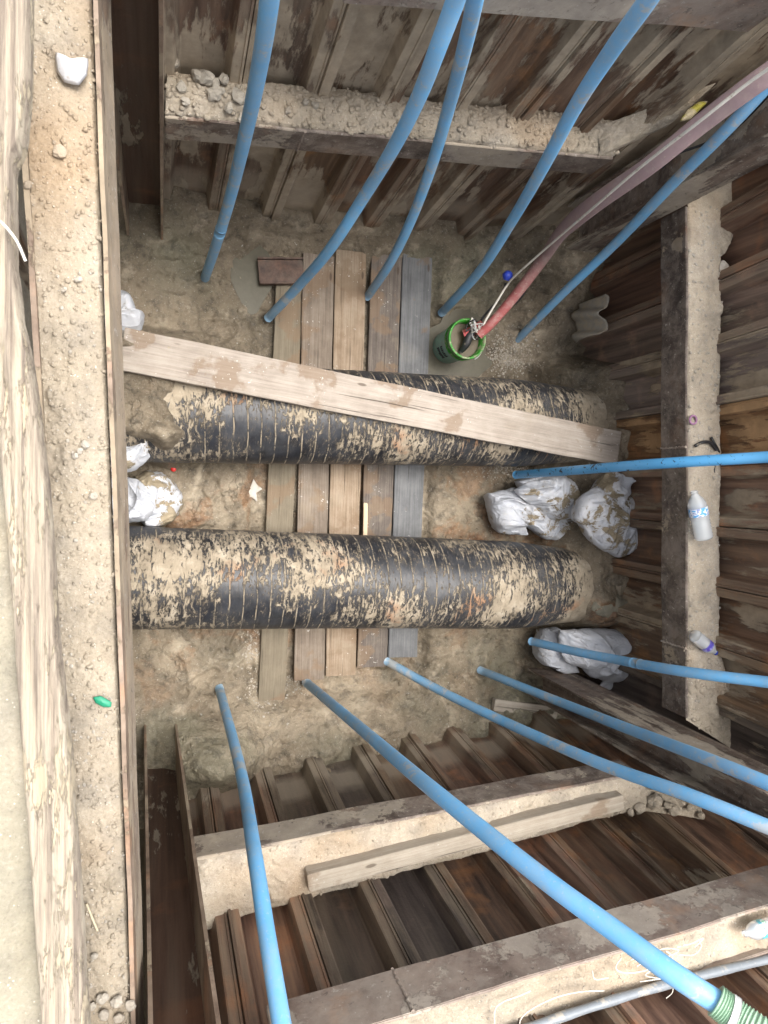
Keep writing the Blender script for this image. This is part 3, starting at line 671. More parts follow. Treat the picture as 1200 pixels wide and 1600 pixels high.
hpost('leaning steel corner post behind the faded hose, its cut foot hanging above the mud', 2.40, 1.49, 2.60, 1.76, .66, 3.2, M_BEAM, M_POST2, 'x', (0, .0))
hpost('mud streaked corner post rising beside the white sandbag at lower right', 2.54, -1.50, 2.80, -1.31, .15, 3.2, M_POST2, M_POST2, 'x', (0, 0))
hpost('brown plated corner post at upper left between two thin rusty fins', -.205, 1.40, -.002, 1.60, -.1, 3.2, M_POST, M_EDGE, 'y', (-.004, .0))
hpost('dark brown corner post at lower left between two thin rusty fins', -.075, -1.80, .118, -1.53, -.05, 3.1, M_POST, M_EDGE, 'y', (.025, .0))

# ---- near strip beside the photographer and the ground edge
z7 = 3.02
Vp = []; nn = 160
prof_e = [(-250, -60, 40), (0, -52, 40), (120, -48, 38), (205, -44, 30), (245, -42, 13), (400, -36, 15), (490, -30, 26), (545, -22, 38), (640, -8, 54), (800, 8, 72), (1000, 22, 84), (1200, 36, 106), (1400, 50, 120), (1600, 64, 132), (1900, 84, 150)]
for i in range(nn+1):
    py = -200+2050*i/nn
    lx = np.interp(py, [p[0] for p in prof_e], [p[1] for p in prof_e]); rx = np.interp(py, [p[0] for p in prof_e], [p[2] for p in prof_e])
    lx += 1.2*float(fbm(py*.02, 1, 1, 3, 3)); rx += 1.6*float(fbm(py*.05, 5, 1, 4, 8))
    a = U(lx, py, z7); b = U(rx, py, z7); w_ = b-a
    cs = [(0, -.10), (0, -.004), (.03, .0), (.10, .004), (.22, -.006), (.34, -.010), (.44, -.002), (.56, .004), (.66, -.006), (.80, -.008), (.92, .0), (1.0, -.006), (1.0, -.10)]
    for (u, dz) in cs: Vp.append((a.x+w_.x*u, a.y+w_.y*u, z7+dz+.002*float(fbm(py*.05, u*9, 1, 2, 12))))
tag(from_np('steel_strip', Vp, grid_faces(nn+1, len(cs)), M_CREAM), 'peeling cream and rust streaked steel capping strip nearest the camera at the left edge', 'steel strip')
n_, m_ = 300, 60
s = np.linspace(-260, 1900, n_)[:, None]; t = np.linspace(0, 1, m_)[None, :]
rx = np.interp(s, [p[0] for p in prof_e], [p[1] for p in prof_e]); P0 = np.array([U(float(r), float(y), z7-.05)[:] for r, y in zip(rx[:, 0], s[:, 0])])
X_ = P0[:, None, 0]+.012-(t*.9); Y_ = P0[:, None, 1]+t*0
Z_ = z7-.055+.02*fbm(X_, Y_, 5, 5, 21)+.006*fbm(X_, Y_, 40, 3, 22)
keep = 1-ss(.60, .40, Y_)*0
mask_n = int(n_*.33)
o = from_np('ground_edge', np.stack([X_, Y_, Z_], -1)[mask_n:].reshape(-1, 3), grid_faces(n_-mask_n, m_), M_GROUND)
tag(o, 'grey brown dirt at ground level outside the pit on the far left', 'ground', kind='structure')

# ================================================================= OBJECTS
# ---- two wrapped pipes
def big_pipe(label, A, B, r, zc, bell):
    A = Vector((A[0], A[1], zc)); B = Vector((B[0], B[1], zc+.0)); L = (B-A).length; n, m = 420, 120
    u = np.linspace(-L/2, L/2, n)[:, None]; an = np.linspace(0, 2*np.pi, m, endpoint=False)[None, :]
    seam = ((u+an*.012)/.078) % 1.0
    rr = r+.0025*ss(0, .12, seam)+.0015*np.sin(u*3+an)
    mud = fbm(u*16, an*2.1, 1, 5, 44+int(bell*9))
    rr = rr+.006*np.clip(mud, 0, 1)*(.5+.5*np.cos(an))
    tb = ss(L/2-.80, L/2-.1, u)
    rr = rr*(1-.15*tb)
    V = np.stack([u+0*an, rr*np.sin(an), rr*np.cos(an)-.02*tb], -1).reshape(-1, 3)
    o = from_np('large_pipe', V, grid_faces(n, m, False, True), M_PIPE)
    t = (B-A).normalized(); s = Vector((-t.y, t.x, 0))
    o.matrix_world = Matrix.Translation((A+B)/2) @ Matrix(((t.x, s.x, 0, 0), (t.y, s.y, 0, 0), (0, 0, 1, 0), (0, 0, 0, 1)))
    return tag(o, label, 'pipe', 'large black wrapped pipes crossing the pit')
big_pipe('large black tape wrapped pipe smeared with mud, long plank lying on it', (-.35, .355), (3.0, .435), .288, .325, 0)
big_pipe('large black tape wrapped pipe smeared with mud, fully exposed below the planks and bags', (-.35, -.585), (3.0, -.70), .292, .325, 1)

# ---- planks across the pit floor
def plank(name, label, cat, P0, P1, wd, th, zt, mat, group=None, tilt=0, parent=None):
    A = Vector((P0[0], P0[1], 0)); B = Vector((P1[0], P1[1], 0)); L = (B-A).length; t = (B-A).normalized(); s = Vector((-t.y, t.x, 0))
    me = bpy.data.meshes.new(name); bm = bmesh.new()
    bmesh.ops.create_cube(bm, size=1, matrix=Matrix.Diagonal((L, wd, th, 1)))
    es = [e for e in bm.edges if abs(e.verts[0].co.x-e.verts[1].co.x) > L*.5]
    bmesh.ops.subdivide_edges(bm, edges=es, cuts=24, use_grid_fill=True)
    sd_ = rnd.random()*100
    for v in bm.verts:
        k = float(fbm(v.co.x*4+sd_, v.co.y*9, 1, 3, 3)); v.co.y += .004*k; v.co.z += .003*float(fbm(v.co.x*2+sd_, 7, 1, 2, 5))+tilt*v.co.x
        if abs(abs(v.co.x)-L/2) < 1e-4: v.co.x += rnd.uniform(-.004, .004)
    bmesh.ops.bevel(bm, geom=[e for e in bm.edges if e.calc_face_angle(0) > .8], offset=.003, segments=2, affect='EDGES')
    bm.to_mesh(me); bm.free(); o = link_mesh(name, me, mat)
    o.matrix_world = Matrix.Translation(((A.x+B.x)/2, (A.y+B.y)/2, zt-th/2)) @ Matrix(((t.x, s.x, 0, 0), (t.y, s.y, 0, 0), (0, 0, 1, 0), (0, 0, 0, 1)))
    if label: tag(o, label, cat, group)
    return o
g = 'planks laid under the pipes'
def floor_plank(label, x0, x1, ytop, x2, x3, ybot, z, mat):
    a = U((x0+x1)/2, ytop, z); b = U((x2+x3)/2, ybot, z)
    wd = ((U(x1, ytop, z)-U(x0, ytop, z)).length+(U(x3, ybot, z)-U(x2, ybot, z)).length)/2-.004
    plank('plank', label, 'plank', a, b, wd, .04, z, mat, g)
floor_plank('leftmost floor plank, mud coated and set lower than the rest', 434, 474, 424, 402, 447, 1100, -.012, M_W4)
floor_plank('second floor plank from the left, greyish brown with dark stains', 474, 523, 398, 459, 507, 1062, .012, M_W1)
floor_plank('third floor plank, tan with white cement specks', 525, 573, 392, 509, 556, 1056, .016, M_W2)
floor_plank('fourth floor plank, dark and stained, right of the gap', 582, 629, 382, 558, 605, 1042, .010, M_W5)
floor_plank('rightmost floor plank, weathered silver grey', 630, 677, 382, 607, 652, 1027, .014, M_W3)
plank('plank', 'long pale grey plank lying askew along the top of the upper pipe', 'plank', U(190, 544, .69), U(966, 701, .66), .222, .045, .675, M_W6, None, -.004)
a, b = U(481, 1378, ZL+.07), U(972, 1252, ZL+.07)
plank('timber', 'pale squared timber resting on the dirt of the bottom wale', 'timber', a, b, .082, .085, ZL+.085, M_W7)
a, b = U(571, 786, .03), U(570, 838, .03); plank('wood_sliver', 'thin fresh pale wood sliver stuck between the third and fourth planks', 'wood scrap', a, b, .028, .02, .04, M_W8)
a, b = U(770, 1100, .12), U(868, 1112, .12); plank('wood_block', 'short whitish board half buried near the foot of the bottom wall', 'board', a, b, .085, .045, .15, M_W7)
# brown steel channel in the water at the top of the planks
a, b = XY(404, 424, .03), XY(474, 424, .03); root = empty('steel_offcut', (a[0], a[1], 0)); tag(root, 'short brown steel offcut lying in the puddle at the head of the planks', 'steel offcut')
box('channel_plate', a, b, .15, .014, .035, M_POST, root, .002); box('channel_lip', a, b, .012, .05, .062, M_POST, root, .002, .076); box('channel_lip', a, b, .012, .05, .055, M_POST, root, .002, -.076)

# ---- puddles
def puddle(label, cx, cy, rx_, ry_, z, seed):
    V = [(cx, cy, z)]; k = 40
    for i in range(k):
        a = 2*math.pi*i/k; r = 1+.25*float(fbm(math.cos(a)*1.5, math.sin(a)*1.5, 1, 2, seed)); V.append((cx+rx_*r*math.cos(a), cy+ry_*r*math.sin(a), z))
    me = bpy.data.meshes.new('puddle'); me.from_pydata(V, [], [[0, 1+i, 1+(i+1) % k] for i in range(k)]); me.update()
    tag(link_mesh('puddle', me, M_WATER), label, 'puddle', kind='structure')
puddle('grey green puddle round the green bucket', 2.0, .96, .27, .27, -.016, 3)
puddle('narrow grey puddle left of the planks beside the steel offcut', .54, 1.30, .13, .22, -.022, 5)

# ---- green bucket
bc = U(736, 528, .36); bp = Vector((bc.x-.01, bc.y-.0, -.06)); root = empty('bucket', bp)
tag(root, 'green paint bucket full of muddy water standing in the puddle', 'bucket')
Mb = Matrix.Translation(bp)
Hh = .40
def rb(z): return .104+.020*z/Hh
lathe('shell', [(0, .002), (0, rb(0)), (.05, rb(.05)), (.30, rb(.30)), (.302, rb(.3)+.010), (.318, rb(.32)+.012), (.322, rb(.32)), (.345, rb(.345)), (.347, rb(.35)+.010), (.385, rb(.385)+.010), (.392, rb(.39)+.006), (.39, rb(.39)-.004), (.30, rb(.30)-.006), (.05, rb(.05)-.006), (.045, .002)], M_GREEN, root, 56, Mb)
lathe('paper_label', [(.045, rb(.045)+.0022), (.285, rb(.285)+.0022)], M_BUCK, root, 56, Mb)
lathe('water', [(.315, .001), (.315, .112)], M_WATER2, root, 40, Mb)
for k in range(7):                                                  # unreadable dark lettering running down the label
    a0 = math.radians(196+k*6.0); 
    for zz0, zz1, ww in ((.13+.006*(k % 3), .175, .0065), (.195, .235-.008*(k % 2), .0055)):
        V = []
        for z in (zz0, zz1):
            for da in (-ww, ww):
                aa = a0+da/.13; r = rb(z)+.0045; V.append((bp.x+r*math.cos(aa), bp.y+r*math.sin(aa), bp.z+z))
        me = bpy.data.meshes.new('lettering'); me.from_pydata(V, [], [[0, 1, 3, 2]]); me.update(); link_mesh('lettering', me, M_INK, root)
hd = [bp+Vector((.138*math.cos(a), .138*math.sin(a), .36+.0)) for a in np.linspace(math.radians(-60), math.radians(75), 12)]
tube('wire_handle', [h+Vector((.012*math.sin(i/11*3.14), -.004, -.05*math.sin(i/11*3.14))) for i, h in enumerate(hd)], .0035, M_WIRE, root, 8)
# pump body and tangle of cable in the bucket
P = [bp+Vector((-.02, -.075, .33)), bp+Vector((.0, -.03, .37)), bp+Vector((.02, .03, .38)), bp+Vector((.06, .08, .42))]
root2 = empty('submersible_pump', bp+Vector((0, 0, .3))); tag(root2, 'small dark submersible pump and tangled cables inside the green bucket', 'pump')
tube('pump_body', P, lambda u: .016+.012*math.sin(u*3.1), M_BLACK, root2, 14)
tube('hose_coupling', [bp+Vector((-.01, .03, .35)), bp+Vector((.04, .055, .38)), bp+Vector((.085, .09, .43))], .034, M_REDH, root2, 16)
for k in range(9):
    c = bp+Vector((.045+rnd.uniform(-.03, .03), .065+rnd.uniform(-.03, .03), .43)); pts = [c+Vector((rnd.uniform(-.05, .05), rnd.uniform(-.06, .05), rnd.uniform(-.04, .05))) for _ in range(5)]
    tube('cable_loop', pts, .0045 if k % 2 else .0035, M_ROPE if k % 3 == 0 else (M_BLACK if k % 3 == 1 else M_WIRE), root2, 6)

# ---- blue pvc pipes: (photo point, height) so that they lean out of the pit
def pvc(label, pts, D=.064, mat=None, hollow=False, ring=()):
    D = D*.88; P = [U(x, y, z) for x, y, z in pts]
    if pts[0][0] != 1124: P = [P[0]+(P[0]-P[1]).normalized()*.75]+P
    root = empty('pvc_pipe', P[-1]); tag(root, label, 'plastic pipe', 'blue plastic pipes leaning into the pit')
    tube('pipe_tube', P, D/2, mat or M_PVC, root, 18, 10, hollow=True)
    C = catmull(P, 10)
    for f in ring:
        i = int(f*(len(C)-2)); c = C[i]; t = (C[i+1]-C[i]).normalized()
        tube('socket_joint', [c-t*.035, c+t*.035], D/2+.0014, mat or M_PVC, root, 18, 3)
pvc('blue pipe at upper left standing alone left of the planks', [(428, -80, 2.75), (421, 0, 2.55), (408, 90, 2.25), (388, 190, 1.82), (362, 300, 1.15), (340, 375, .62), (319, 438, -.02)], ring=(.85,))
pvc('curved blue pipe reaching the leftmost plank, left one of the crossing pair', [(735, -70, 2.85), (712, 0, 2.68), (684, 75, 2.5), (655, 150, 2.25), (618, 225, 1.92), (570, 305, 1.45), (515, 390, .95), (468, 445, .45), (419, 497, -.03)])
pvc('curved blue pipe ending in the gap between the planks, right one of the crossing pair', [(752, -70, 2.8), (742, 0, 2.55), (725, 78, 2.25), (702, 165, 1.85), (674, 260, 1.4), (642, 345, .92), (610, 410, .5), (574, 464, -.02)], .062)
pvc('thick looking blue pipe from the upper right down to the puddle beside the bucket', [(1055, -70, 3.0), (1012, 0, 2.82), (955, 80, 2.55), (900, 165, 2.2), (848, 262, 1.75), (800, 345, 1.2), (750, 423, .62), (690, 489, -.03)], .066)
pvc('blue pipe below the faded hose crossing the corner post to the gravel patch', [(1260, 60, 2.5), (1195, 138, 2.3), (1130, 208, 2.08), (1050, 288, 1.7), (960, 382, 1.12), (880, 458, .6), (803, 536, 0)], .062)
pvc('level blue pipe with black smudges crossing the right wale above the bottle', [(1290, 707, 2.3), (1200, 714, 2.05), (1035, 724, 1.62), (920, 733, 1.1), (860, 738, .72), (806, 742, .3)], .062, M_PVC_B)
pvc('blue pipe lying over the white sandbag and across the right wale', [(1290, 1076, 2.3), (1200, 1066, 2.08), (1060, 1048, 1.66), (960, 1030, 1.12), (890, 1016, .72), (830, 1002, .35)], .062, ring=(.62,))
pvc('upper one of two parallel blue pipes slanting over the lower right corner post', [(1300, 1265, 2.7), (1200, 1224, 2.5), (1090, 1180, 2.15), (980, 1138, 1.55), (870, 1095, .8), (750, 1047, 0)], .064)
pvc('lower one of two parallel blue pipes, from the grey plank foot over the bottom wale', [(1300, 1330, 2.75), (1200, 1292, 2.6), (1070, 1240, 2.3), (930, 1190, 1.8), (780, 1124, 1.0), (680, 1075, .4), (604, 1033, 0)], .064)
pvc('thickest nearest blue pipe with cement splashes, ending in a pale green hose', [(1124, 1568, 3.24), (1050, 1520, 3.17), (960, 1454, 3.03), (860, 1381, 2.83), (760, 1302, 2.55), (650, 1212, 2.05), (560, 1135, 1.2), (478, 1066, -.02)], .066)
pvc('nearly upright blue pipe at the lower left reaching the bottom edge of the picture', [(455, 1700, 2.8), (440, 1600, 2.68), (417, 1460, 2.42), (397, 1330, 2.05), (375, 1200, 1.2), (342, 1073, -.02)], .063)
# green hose on the end of the nearest pipe
P = [U(1118, 1563, 3.235), U(1150, 1588, 3.27), U(1200, 1622, 3.33), U(1280, 1670, 3.4)]; root = empty('green_hose', P[0]); tag(root, 'pale green ribbed hose clamped onto the nearest blue pipe', 'hose')
tube('hose_tube', P, lambda u: .0385+.0018*math.sin(u*150), M_CLEARGREEN, root, 24, 60)
tube('tape_clamp', [U(1138, 1580, 3.257), U(1149, 1587, 3.268)], .0425, M_TAPE, root, 24, 4)

# ---- faded red lay flat hose with white cord and black cable
P = [U(1330, 30, 2.75), U(1200, 116, 2.5), (U(1100, 190, 2.22)), U(1010, 262, 1.9), U(930, 318, 1.45), U(880, 360, 1.0), U(848, 405, .7), U(805, 462, .5), U(768, 505, .42), U(748, 524, .37)]
root = empty('layflat_hose', P[-1]); tag(root, 'faded red lay flat hose running from the upper right down into the bucket', 'hose')
tube('hose_tube', P, lambda u: np.interp(u, [0, .35, .5, .62, .8, 1], [.034, .034, .040, .038, .032, .028]), M_HOSE, root, 22, 14, lambda u: np.interp(u, [0, .5, .65, 1], [.62, .6, .8, .95]))
tag(tube('rope', [U(1290, 50, 2.86), U(1180, 122, 2.60), U(1090, 192, 2.36), U(1000, 262, 2.0), U(930, 322, 1.6), U(860, 382, 1.0), U(806, 430, .62), U(792, 446, .5), U(782, 462, .46), U(765, 490, .42), U(756, 507, .40), U(757, 518, .40)], .0065, M_ROPE, seg=8), 'thin white cord stretched along the faded hose', 'cord')
tag(tube('black_cable', [U(905, 382, .45), U(874, 398, .32), U(850, 424, .22), U(830, 440, .16), U(815, 464, .12), U(800, 478, .11), U(770, 500, .2)], .008, M_BLACK, seg=8), 'black cable loosely following the red hose over the mud', 'cable')
tag(tube('black_cable', [U(790, 442, .4), U(785, 458, .36), U(776, 472, .35), U(762, 487, .36), U(752, 500, .40)], .0075, M_BLACK, seg=8), 'short black cable from the blue wrapped joint to the bucket', 'cable')
tag(tube('dark_cable', [U(1210, 140, 2.2), U(1150, 200, 1.95), U(1100, 225, 1.8), U(1060, 240, 1.7), U(1035, 262, 1.6)], .006, M_BLACK, seg=6), 'thin dark cable crossing the blue pipe near the corner post', 'cable')
P = [U(793, 424, .42), U(793, 430, .42), U(791, 438, .41)]
tag(tube('taped_joint', P, lambda u: .018+.016*math.sin(u*3.1), M_BLUE, seg=12), 'blue wrapped cable joint hanging beside the red hose', 'cable joint')

# ---- sandbags
def bag(label, px, py, z, sx, sy, sz, rot, mat, neck=0.0, seed=0, pitch=0.0, grp='white sandbags around the pipe ends', fold=.5, name='sandbag'):
    c = U(px, py, z); n, m = 120, 96
    u = np.linspace(0, 1, n)[:, None]; an = np.linspace(0, 2*np.pi, m, endpoint=False)[None, :]
    body = 1.0 if not neck else .76
    ub = np.clip(u/body, 0, 1)
    r = np.power(np.clip(1-np.abs(2*ub-1)**2.7, 0, 1), .42)
    x = (ub*2-1)
    if neck:
        q = np.clip((u-body)/(1-body), 0, 1)
        rn = .16+.34*neck*ss(.1, 1, q)*(1+.35*np.sin(an*7+seed)*q)
        r = np.where(u < body*.93, np.maximum(r, 0), np.maximum(r, rn*ss(body*.86, body, u)))
        x = np.where(u > body*.93, .86+(u-body*.93)*1.9, x)
    rz = r*(1+0*an)
    if not neck:
        rz = np.power(np.clip(1-np.abs(x)**2.4, 0, 1), .62)+.0*an; r = np.power(np.clip(1-np.abs(x)**9, 0, 1), .35)*(.90+.10*np.abs(x)**2)
    r = r*(1+0*an)
    cy = np.sign(np.cos(an))*np.abs(np.cos(an))**.8; cz = np.sign(np.sin(an))*np.abs(np.sin(an))**.85
    wr = .075*fbm(x*2.3+seed*3+0*an, an*1.0, 1, 3, seed)+.085*fold*(1-np.abs(fbm(x*2.4+0*an+1.4*np.sin(an+seed), an*1.5, 1.2, 2, seed+7)))**7+.035*fold*(1-np.abs(fbm(x*5+1.0*np.sin(2*an+seed), an*3-x*3, 1.2, 2, seed+8)))**8
    wr2 = -.06*fold*(1-np.abs(fbm(x*2.2+.5*np.sin(an*2+seed), an*.9-x*1.5, 1.6, 2, seed+23)))**14-.12*fold*(1-np.abs(fbm(x*1.3+0*an+.8*np.sin(an*1+seed*2), an*1.2+x, 1.1, 2, seed+13)))**12
    pl = .05*np.sin(an*11+3*fbm(x, x*0, 2, 2, seed))*(ss(.45, .95, np.abs(x)))
    k = 1+wr+wr2+pl
    X = sx*x*(1+.05*fbm(an*1.1, x, 1, 2, seed+3)); Y = sy*r*cy*k; Z = sz*(rz+.04*(r > .02))*np.sign(cz)*np.abs(cz)**(1+.5*np.abs(x))*k
    X, Y, Z = np.broadcast_arrays(X, Y, Z)
    Y = Y+sy*.12*fbm(x*1.4+seed, x*0+seed, 1, 2, seed+4); Z = np.where(Z < -sz*.55, -sz*.55+(Z+sz*.55)*.25, Z)
    o = from_np(name, np.stack([X, Y, Z], -1).reshape(-1, 3), grid_faces(n, m, False, True), mat)
    o.rotation_euler = (0, pitch, math.radians(rot)); o.location = c
    tag(o, label, 'sandbag', grp)
    if neck:
        tt = [Vector((sx*(.86+.045), 0, 0))+Vector((0, math.cos(a)*.19*sy, math.sin(a)*.19*sz)) for a in np.linspace(0, 2*math.pi, 13)]
        tr = Matrix.Translation(c) @ o.rotation_euler.to_matrix().to_4x4()
        q = tube('tie_cord', tt, .005, M_ROPE, None, 6, 2); q.parent = o
    return o
def sack(label, pts, z0, hg, mat, seed, fold=1.0, dirn=0.0, cen=None):
    """a slumped woven sack: outline on the ground, domed and creased cloth surface, tucked-in rim"""
    P = [U(x, y, z0) for x, y in pts]; C = (sum(P, Vector())/len(P)) if cen is None else U(cen[0], cen[1], z0)
    Q = [v for v in catmull(P+[P[0]], 12)][:-1]; m = 192
    ang = np.unwrap(np.array([math.atan2(v.y-C.y, v.x-C.x) for v in Q])); L = np.cumsum([0]+[(Q[(k+1) % len(Q)]-Q[k]).length for k in range(len(Q))])
    sx = np.interp(np.linspace(0, L[-1], m, endpoint=False), L, [v.x for v in Q]+[Q[0].x]); sy = np.interp(np.linspace(0, L[-1], m, endpoint=False), L, [v.y for v in Q]+[Q[0].y])
    R = 56; t = np.concatenate([np.linspace(.02, 1, R), [1.0, .96, .85]])[:, None]
    X = C.x+(sx[None]-C.x)*t; Y = C.y+(sy[None]-C.y)*t
    c, s_ = math.cos(dirn), math.sin(dirn); u = (X*c+Y*s_); v = (-X*s_+Y*c)
    wx = .25*fbm(X, Y, 3.2, 2, seed+1); rid = lambda a, b, f, k, sd, p: (1-np.abs(fbm(a+wx, b-wx, f, k, sd)))**p
    fd = .050*rid(u*.55, v*1.5, 3.4, 2, seed+2, 9)+.030*rid(u*1.3, v*.6, 5.5, 2, seed+3, 9)+.012*rid(u, v*1.4, 12, 2, seed+4, 7)
    low = .05*fbm(X, Y, 3.5, 3, seed+5)
    tt = np.clip(t, 0, 1); dome = np.power(np.clip(1-tt**3.2, 0, 1), .55)
    env = np.clip(dome*1.6+.25, 0, 1)
    Z = z0+hg*dome+(fd*fold-.035*fold+low)*env
    Z[R:] = z0+np.array([-.012, -.05, -.12])[:, None]
    rimw = .012*fbm(np.linspace(0, 9, m)[None], X[-1:]*0, 3, 3, seed+6)*tt
    X = X+rimw*(X-C.x)/.2; Y = Y+rimw*(Y-C.y)/.2
    V = np.stack([X, Y, Z], -1).reshape(-1, 3); Fc = grid_faces(len(t), m, False, True)
    V = np.vstack([V, [[C.x, C.y, float(Z[0].mean())]]]); k = len(V)-1
    o = from_np('sandbag', V, Fc, mat); 
    me = o.data; bm = bmesh.new(); bm.from_mesh(me); bm.verts.ensure_lookup_table()
    for q in range(m):
        try: bm.faces.new((bm.verts[k], bm.verts[q], bm.verts[(q+1) % m])).smooth = True
        except ValueError: pass
    bmesh.ops.recalc_face_normals(bm, faces=bm.faces); bm.to_mesh(me); bm.free()
    return tag(o, label, 'sandbag', 'white sandbags around the pipe ends')
sack('white sandbag at the left end of the pile between the pipes, its pointed corner showing', [(762, 772), (784, 767), (806, 763), (816, 780), (812, 800), (816, 818), (824, 836), (804, 836), (786, 834), (776, 827), (768, 800)], .16, .12, M_BAG_B, 3, 1.0, .5)
sack('folded white sandbag sagging below the muddy one, against the lower pipe', [(795, 797), (809, 778), (843, 786), (870, 800), (901, 808), (922, 822), (923, 846), (882, 846), (852, 842), (830, 826), (808, 812)], .22, .11, M_BAG_M, 9, 1.1, -.5)
sack('mud smeared white sandbag on top in the middle of the pile between the pipes', [(806, 764), (833, 749), (858, 745), (882, 744), (901, 756), (911, 775), (905, 799), (892, 815), (861, 811), (840, 794), (819, 780)], .30, .12, M_BAG_M, 5, 1.2, .3)
sack('tall white sandbag against the right wall with its gathered neck under the level blue pipe', [(932, 762), (948, 741), (965, 737), (982, 742), (982, 756), (976, 768), (993, 783), (992, 806), (996, 830), (991, 860), (969, 870), (938, 857), (920, 838), (912, 822), (901, 812), (905, 785), (918, 770)], .62, .13, M_BAG_M, 12, 1.2, 1.4, (950, 812))
sack('grey end of a sandbag tucked under the level blue pipe', [(812, 752), (836, 745), (868, 746), (874, 756), (850, 762), (818, 762)], .26, .06, M_BAG_B, 15, .5)
sack('clean white sandbag below the lower pipe with a blue pipe lying across it', [(877, 986), (908, 984), (945, 983), (976, 985), (994, 996), (1007, 1021), (1000, 1041), (985, 1053), (967, 1064), (948, 1066), (925, 1057), (910, 1044), (886, 1036), (876, 1012)], .46, .15, M_BAG, 21, 1.0, 1.3)
sack('mud stained grey sandbag squeezed left of the clean white one', [(850, 984), (874, 982), (879, 1000), (881, 1020), (887, 1038), (876, 1047), (858, 1042), (845, 1035), (841, 1019), (845, 1000)], .26, .12, M_BAG_B, 25, .6)
sack('small muddy sandbag lying behind the foot of the lower right corner post', [(975, 1086), (1000, 1076), (1030, 1082), (1040, 1100), (1020, 1112), (990, 1104)], .46, .06, M_BAG_MM, 27, .6)
sack('pale sandbag peeping out from under the left beam above the long plank', [(150, 450), (185, 454), (202, 460), (210, 477), (215, 489), (226, 492), (224, 506), (219, 519), (190, 524), (150, 520)], .22, .12, M_BAG_B, 31, .6)
sack('upper of the three sandbags under the left beam, white rim curling up over the pipe', [(160, 668), (201, 666), (222, 678), (232, 690), (240, 668), (250, 651), (250, 676), (238, 708), (220, 729), (200, 738), (160, 734)], .44, .09, M_BAG_M, 34, .9, .6, (208, 705))
sack('round sandbag coated with mud, rightmost of the three under the left beam', [(212, 745), (238, 735), (264, 744), (282, 768), (286, 788), (273, 812), (251, 825), (228, 824), (214, 800), (208, 770)], .14, .15, M_BAG_MM, 37, .9, .3)
sack('lowest left sandbag with pleated gathers beside the round muddy one', [(160, 742), (204, 746), (223, 755), (247, 782), (240, 800), (228, 813), (204, 816), (160, 812)], .26, .12, M_BAG_B, 41, 1.3, -.6)
for (pts, lab) in (([(878, 1048), (900, 1053), (897, 1040)], 'a'), ([(938, 1072), (968, 1078), (978, 1052), (955, 1050)], 'b')):
    pass
def flap(label, pts, z, mat, name, cat, th=.006, bend=.03, parent=None):
    P = [U(x, y, z) for x, y in pts]; c = sum(P, Vector())/len(P); n = len(P)
    rings = []; k = 6
    V = [tuple(c+Vector((0, 0, bend)))]; Fc = []
    for j in range(1, k+1):
        for i in range(n*4):
            a = i/4; i0 = int(a) % n; f = a-int(a); e = P[i0].lerp(P[(i0+1) % n], f)
            q = c.lerp(e, j/k); zz = bend*(1-(j/k)**2)+.007*float(fbm(q.x*14, q.y*14, 1, 3, 3)); V.append((q.x, q.y, q.z+zz))
    N4 = n*4
    Fc = [[0, 1+i, 1+(i+1) % N4] for i in range(N4)]
    for j in range(k-1):
        for i in range(N4): Fc.append([1+j*N4+i, 1+(j+1)*N4+i, 1+(j+1)*N4+(i+1) % N4, 1+j*N4+(i+1) % N4])
    me = bpy.data.meshes.new(name); me.from_pydata(V, [], Fc); me.update(); smooth(me)
    o = link_mesh(name, me, mat, parent); md = o.modifiers.new('t', 'SOLIDIFY'); md.thickness = th
    if label: tag(o, label, cat)
    return o
cb = [o for o in bpy.data.objects if o.get('label', '').startswith('clean white sandbag')][0]
def child_keep(o, par):
    bpy.context.view_layer.update(); M = o.matrix_world.copy(); o.parent = par; o.matrix_parent_inverse = par.matrix_world.inverted(); return o
child_keep(flap(None, [(868, 1047), (884, 1054), (906, 1051), (900, 1038), (884, 1036)], .34, M_BAG, 'loose_corner', None), cb)
child_keep(flap(None, [(936, 1072), (950, 1078), (966, 1077), (984, 1052), (968, 1044), (950, 1052)], .40, M_BAG, 'loose_corner', None), cb)

# ---- litter and small things
def bottle(label, p0, p1, z, L, R, lab, capm, ribs=True, group='plastic bottles on the wales'):
    a = U(*p0, z+R); b = U(*p1, z+R); d = (b-a).normalized(); c = a
    rot = d.to_track_quat('Z', 'Y').to_matrix().to_4x4(); M = Matrix.Translation(c) @ rot
    root = empty('plastic_bottle', c); tag(root, label, 'bottle', group)
    pr = [(0, .001), (0, R*.85), (.012, R)]
    for k in range(1, 13): pr.append((L*(.03+.42*k/13), R*(.93 if k % 2 else 1.0) if ribs else R))
    pr += [(L*.48, R*.98), (L*.66, R*.98), (L*.72, R*.96), (L*.82, R*.72), (L*.90, R*.38), (L*.94, R*.33), (L*.945, R*.42), (L*.955, R*.42), (L*.96, R*.32), (L*.985, R*.32)]
    lathe('bottle_body', pr, M_CLEAR, root, 32, M)
    lathe('bottle_label', [(L*.485, R*1.005), (L*.65, R*1.005)], lab, root, 32, M)
    if capm: lathe('bottle_cap', [(L*.95, R*.38), (L*1.03, R*.38), (L*1.032, .001)], capm, root, 20, M)
bottle('ribbed clear water bottle with a white and blue label lying on the right wale', (1100, 842), (1084, 765), ZL+.012, .275, .050, M_LAB1, None)
bottle('smaller bottle with violet label and blue cap at the edge of the right wale', (1084, 992), (1128, 1028), ZL+.014, .185, .036, M_LAB2, M_BLUE, False)
bottle('crushed bottle with a teal label at the far end of the near bottom beam', (1222, 1442), (1152, 1462), ZU-.045, .20, .034, M_LAB3, None, True)

